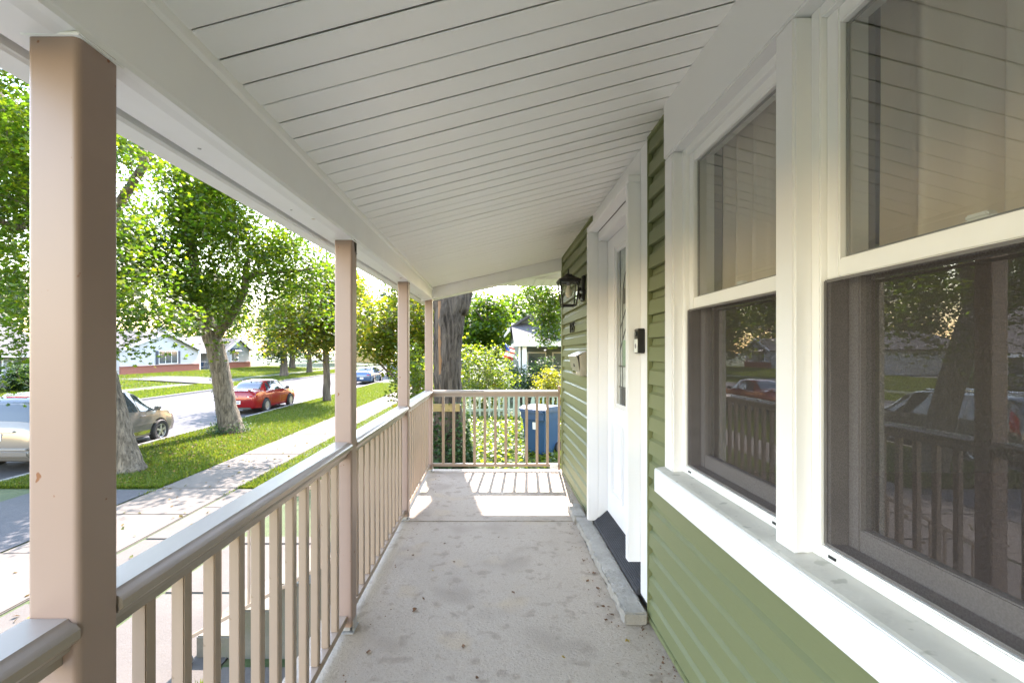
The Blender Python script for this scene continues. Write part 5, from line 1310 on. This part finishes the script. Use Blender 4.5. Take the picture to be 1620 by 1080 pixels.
for i, y in enumerate((60.9, 61.75, 62.6)):
    b2 = empty('blue_bin', (-38.8, y, G0), ['blue bin nearest the entry of the white house', 'middle blue bin of the three by the white house', 'blue bin farthest along at the white house'][i], 'bin', 'bins at the white house')
    mm = MB(); vs = [(-38.8 + sx * h, y + sy * h, G0 + z) for z, h in ((.02, .25), (1.0, .31)) for sx, sy in ((-1, -1), (1, -1), (1, 1), (-1, 1))]
    mm.add(vs, [(0, 1, 5, 4), (1, 2, 6, 5), (2, 3, 7, 6), (3, 0, 4, 7), (3, 2, 1, 0), (4, 5, 6, 7)]); mm.build('body', BINB, b2)
    mm = MB(); mm.extrude([(-39.14, G0 + 1.001), (-38.46, G0 + 1.001), (-38.46, G0 + 1.04), (-38.8, G0 + 1.1), (-39.14, G0 + 1.06)], 'y', y - .33, y + .33); mm.build('lid', BINB, b2)
# low bin fence
bf = empty('bin_fence', (-38.1, 61.7, G0), 'low open wooden rail fence in front of the blue bins', 'fence')
for y in (60.3, 61.3, 62.3, 63.2):
    mm = MB(); mm.bbox(-38.15, -38.03, y, y + .12, G0 - .1, G0 + 1.15, .01); mm.build('fence_post', KERB, bf)
for z in (.3, .95):
    mm = MB(); mm.bbox(-38.02, -37.98, 60.3, 63.3, G0 + z, G0 + z + .1, .008); mm.build('rail', KERB, bf)

# grey house at the far left
gh = empty('grey_house', (-36, 27, -1.0), 'grey house with broad shingled roof at the left edge across the street', 'house')
mm = MB(); mm.box(-42, -31.5, 18, 32.8, -1.3, 1.5); mm.build('wall', HGREY, gh)
sid_rows(gh, -31.5, 18, 32.8, -1.0, 1.45, HGREY, .22)
win_x(gh, -31.47, 28.4, 30.2, -.1, 1.1, VINYL, (2, 1)); win_x(gh, -31.47, 30.9, 32.0, -.1, 1.1, VINYL, (1, 2)); win_x(gh, -31.47, 22, 24.5, -.1, 1.1, VINYL, (3, 1))
gable_roof_y(gh, -42, -31.5, 18, 32.8, 1.55, 5.3, SHINGLE, .6)
mm = MB(); mm.add([(-42, 32.8, 1.5), (-31.5, 32.8, 1.5), (-36.75, 32.8, 5.2), (-42, 32.6, 1.5), (-31.5, 32.6, 1.5), (-36.75, 32.6, 5.2)], [(0, 1, 2), (3, 5, 4), (0, 2, 5, 3), (1, 4, 5, 2)]); mm.build('gable', HGREY, gh)
shrub('round_bush', 'rounded clipped bush in front of the grey house at the far left', (-30.1, 30.2, -.35), (1.05, 1.1, .85), 160, 34, .18, .13, LEAF3, 81, stems=4)

# distant small house with ochre wall
yh = empty('ochre_house', (-27, 110, -1), 'distant house with ochre wall and brown roof glimpsed through leaves', 'house')
mm = MB(); mm.box(-36, -26, 112, 126, -1.4, 2.0); mm.build('wall', HYEL, yh)
win_x(yh, -25.98, 114, 116, .2, 1.5, VINYL, (2, 1)); win_x(yh, -25.98, 119, 121, .2, 1.5, VINYL, (2, 1)); gable_roof_y(yh, -36, -26, 112, 126, 2.0, 5.0, SHINGLEB, .6)
mm = MB(); mm.box(-33, -32.7, 111.95, 112, 0, 1.4)
mm.build('end_window', PANED, yh)

# neighbour house with columned porch on the right
nh = empty('porch_house', (4.5, 26, -1.1), 'neighbour house with grey porch roof and white columns beyond the fence', 'house')
mm = MB(); mm.box(1.35, 8.2, 24.2, 34, -1.4, 2.75); mm.add([(1.35, 24.2, 2.75), (8.2, 24.2, 2.75), (4.775, 24.2, 5.0), (1.35, 34, 2.75), (8.2, 34, 2.75), (4.775, 34, 5.0)], [(0, 1, 2), (3, 5, 4), (0, 2, 5, 3), (1, 4, 5, 2)])
mm.build('wall', HGRN, nh)
mm = MB()
gable_roof_y(nh, 1.35, 8.2, 24.0, 34, 2.75, 5.0, SHINGLE, .45, .14, CREAM)
mm = MB(); vs = [(x, y, z + d) for x in (1.0, 8.4) for (y, z) in ((21.4, 1.72), (24.2, 2.72)) for d in (0, .12)]
mm.add(vs, [(0, 1, 3, 2), (4, 6, 7, 5), (0, 4, 5, 1), (2, 3, 7, 6), (0, 2, 6, 4), (1, 5, 7, 3)]); pr_ = mm.build('porch_roof', SHINGLE, nh)
mm = MB(); mm.box(1.0, 8.4, 21.34, 21.40, 1.60, 1.85); mm.box(1.0, 1.06, 21.4, 24.2, 1.60, 1.75); mm.build('fascia', CREAM, pr_)
for x, w in ((1.27, .05), (1.50, .10), (3.4, .10), (5.2, .10)):
    mm = MB(); mm.bbox(x - w, x + w, 21.55, 21.55 + 2 * w, -.7, 1.62, .012); mm.bbox(x - w - .03, x + w + .03, 21.52, 21.58 + 2 * w, -.7, .05, .012); mm.build('column', VINYL, nh)
mm = MB(); mm.box(1.1, 8.3, 21.45, 24.2, -1.4, -.72); mm.build('porch_base', WALKG, nh)
for x in (2.3, 3.6, 5.0):
    mm = MB(); ring_ = [(x - .5, .0), (x + .5, 1.3)]
    mm.box(x - .5, x + .5, 24.12, 24.2, -.1, 1.35); w = mm.build('window', CREAM, nh)
    mm = MB(); mm.box(x - .43, x + .43, 24.08, 24.119, -.03, .6); mm.build('pane', PANED, w); mm = MB(); mm.box(x - .43, x + .43, 24.08, 24.119, .65, 1.28); mm.build('pane', PANED, w)
# flag on the neighbour porch
fg = empty('porch_flag', (1.2, 21.6, .9), 'red, white and blue flag hanging from the neighbour porch', 'flag')
mm = MB(); mm.tube([(1.2, 21.6, .95), (.62, 21.5, 1.75)], .016, 8); mm.build('pole', VINYL, fg)
mm = MB(); nu, nv = 10, 9; vs = []
for j in range(nv + 1):
    for i in range(nu + 1):
        u, v = i / nu, j / nv; vs.append((.60 + .42 * u + .05 * math.sin(v * 5), 21.5 + .06 * math.sin(u * 7 + v * 2), 1.70 - .12 * u - .62 * v))
for j in range(nv):
    for i in range(nu):
        mm.m = 2 if (i < 4 and j < 4) else (0 if j % 3 == 1 or j > 6 else 1)
        mm.add([vs[j * 11 + i], vs[j * 11 + i + 1], vs[j * 11 + i + 12], vs[j * 11 + i + 11]], [(0, 1, 2, 3)])
mm.build('cloth', [FLAGR, FLAGW, FLAGB], fg, smooth='all')
for k_, (x, y, lab) in enumerate(((.05, 19.2, 'small red garden flag on a stick left of the porch house'), (.55, 19.6, 'small pink garden flag on a stick near the porch columns'))):
    f2 = empty('garden_flag', (x, y, gz(x, y)), lab, 'flag')
    mm = MB(); mm.tube([(x, y, gz(x, y)), (x, y, gz(x, y) + 1.15)], .008, 6); mm.build('stick', VINYL, f2)
    mm = MB(); z = gz(x, y) + .75; mm.add([(x, y, z), (x + .1, y + .02, z - .02), (x + .2, y - .01, z), (x, y, z + .38), (x + .1, y + .02, z + .37), (x + .2, y, z + .38)], [(0, 1, 4, 3), (1, 2, 5, 4)]); mm.build('cloth', FLAGR if k_ == 0 else FLAGW, f2)

# ------------------------------------------------------------------ trees across the street and along the skyline
def far_tree(x, y, h, rx, rz, lab, mat, seed, tr=.25, n=170, per=30, ls=.32, base=None, crownz=None, name='shade_tree', group='trees in the distance'):
    z0 = gz(x, y) - .05; cz_ = crownz if crownz is not None else z0 + h - rz
    g2 = random.Random(seed)
    limbs = [([(x, y, z0), (x, y, z0 + h * .2), (x + g2.uniform(-.2, .2), y, z0 + h * .5), (x + g2.uniform(-.3, .3), y, z0 + h * .85)], [tr * 1.4, tr, tr * .7, tr * .2])]
    for i in range(4):
        a = g2.uniform(0, 6.28); limbs.append(([(x, y, z0 + h * (.25 + .1 * i)), (x + math.cos(a) * rx * .35, y + math.sin(a) * rx * .35, z0 + h * (.4 + .1 * i)), (x + math.cos(a) * rx * .7, y + math.sin(a) * rx * .7, z0 + h * (.5 + .1 * i))], [tr * .5, tr * .3, tr * .1]))
    ells = [(x, y, cz_, rx * .8, rx * .8, rz)] + [(x + math.cos(a) * rx * .5, y + math.sin(a) * rx * .5, cz_ + g2.uniform(-.4, .2) * rz, rx * .55, rx * .55, rz * .6) for a in (0.4 + seed, 2.5 + seed, 4.6 + seed)]
    return tree(name, lab, limbs, ells, n, per, rx * .13, ls, mat, BARKF, seed, 'rhomb', group=group, gap=-.2, f=4.5 / rx, twig=.012, rk=.02, nside=9, wide=1.3)
far_tree(-23.6, 53.5, 8.5, 4.2, 3.3, 'dark shade tree with stout trunk on the far kerb strip, left of its neighbour', LEAF3, 91, .36, 230, 34, .30)
far_tree(-24.2, 62.5, 8.5, 3.8, 3.2, 'second shade tree on the far kerb strip, slimmer trunk', LEAF3, 92, .30, 200, 34, .30)
far_tree(-30.5, 72, 12, 5.2, 5.4, 'broad dark tree beside the right end of the white house', LEAF3, 93, .35, 230, 36, .36)
far_tree(-49, 44, 14.5, 6, 6.4, 'tall tree rising behind the left part of the white house', LEAF3, 94, .35, 200, 34, .4)
far_tree(-50, 60, 14, 6.2, 6, 'tall tree rising behind the chimney of the white house', LEAF3, 95, .35, 200, 34, .4)
far_tree(-45, 78, 15, 6.5, 6.6, 'tall tree rising behind the right gable of the white house', LEAF1, 96, .35, 200, 34, .42)
far_tree(-46, 34, 14, 6, 6, 'tall tree behind the roof of the grey house', LEAF1, 97, .35, 180, 34, .4)
far_tree(-18, 112, 20, 8, 9, 'big distant tree at the end of the street, left of centre', LEAF3, 98, .5, 200, 34, .7)
far_tree(-9.5, 62, 14.5, 5.5, 6.2, 'tall dark blue-green tree beyond the second and third posts', LEAF3, 99, .45, 260, 36, .45)
far_tree(-5.0, 74, 13, 5.5, 5.8, 'tall dark tree left of the old trunk in the distance', LEAF3, 100, .4, 220, 34, .5)
far_tree(-.2, 36, 6.9, 2.9, 2.9, 'sunlit green tree right of the old trunk', LEAF1, 101, .24, 230, 36, .26)
far_tree(-2.4, 44, 8.2, 3.2, 3.6, 'taller green tree just right of the old trunk', LEAF3, 102, .28, 220, 34, .32)
far_tree(2.8, 52, 9.0, 3.6, 3.6, 'distant tree above the neighbour porch roof', LEAF1, 103, .3, 180, 32, .36)
far_tree(-31, 98, 19, 8, 8.5, 'distant tree beyond the white house at the cross street', LEAF1, 104, .4, 180, 32, .6)
far_tree(-56, 92, 20, 9, 9, 'distant tree far left of the cross street', LEAF3, 105, .4, 180, 32, .7)
far_tree(-70, 60, 19, 9, 8.5, 'distant tree far behind the houses across the street', LEAF3, 106, .4, 180, 32, .7)
far_tree(-66, 30, 14, 7, 6, 'distant tree behind the grey house', LEAF3, 107, .4, 180, 32, .7)
far_tree(8, 78, 13, 6, 5.5, 'distant tree behind the neighbour porch house', LEAF3, 108, .4, 170, 32, .6)
far_tree(-13, 150, 17, 9, 7.5, 'farthest tree closing the end of the street', LEAF3, 109, .5, 190, 34, .9)
far_tree(-42, 135, 26, 12, 12, 'farthest tree left of the street end', LEAF1, 110, .5, 180, 32, .9)
far_tree(4, 125, 16, 9, 7, 'farthest tree right of the old trunk', LEAF1, 111, .5, 180, 32, .9)
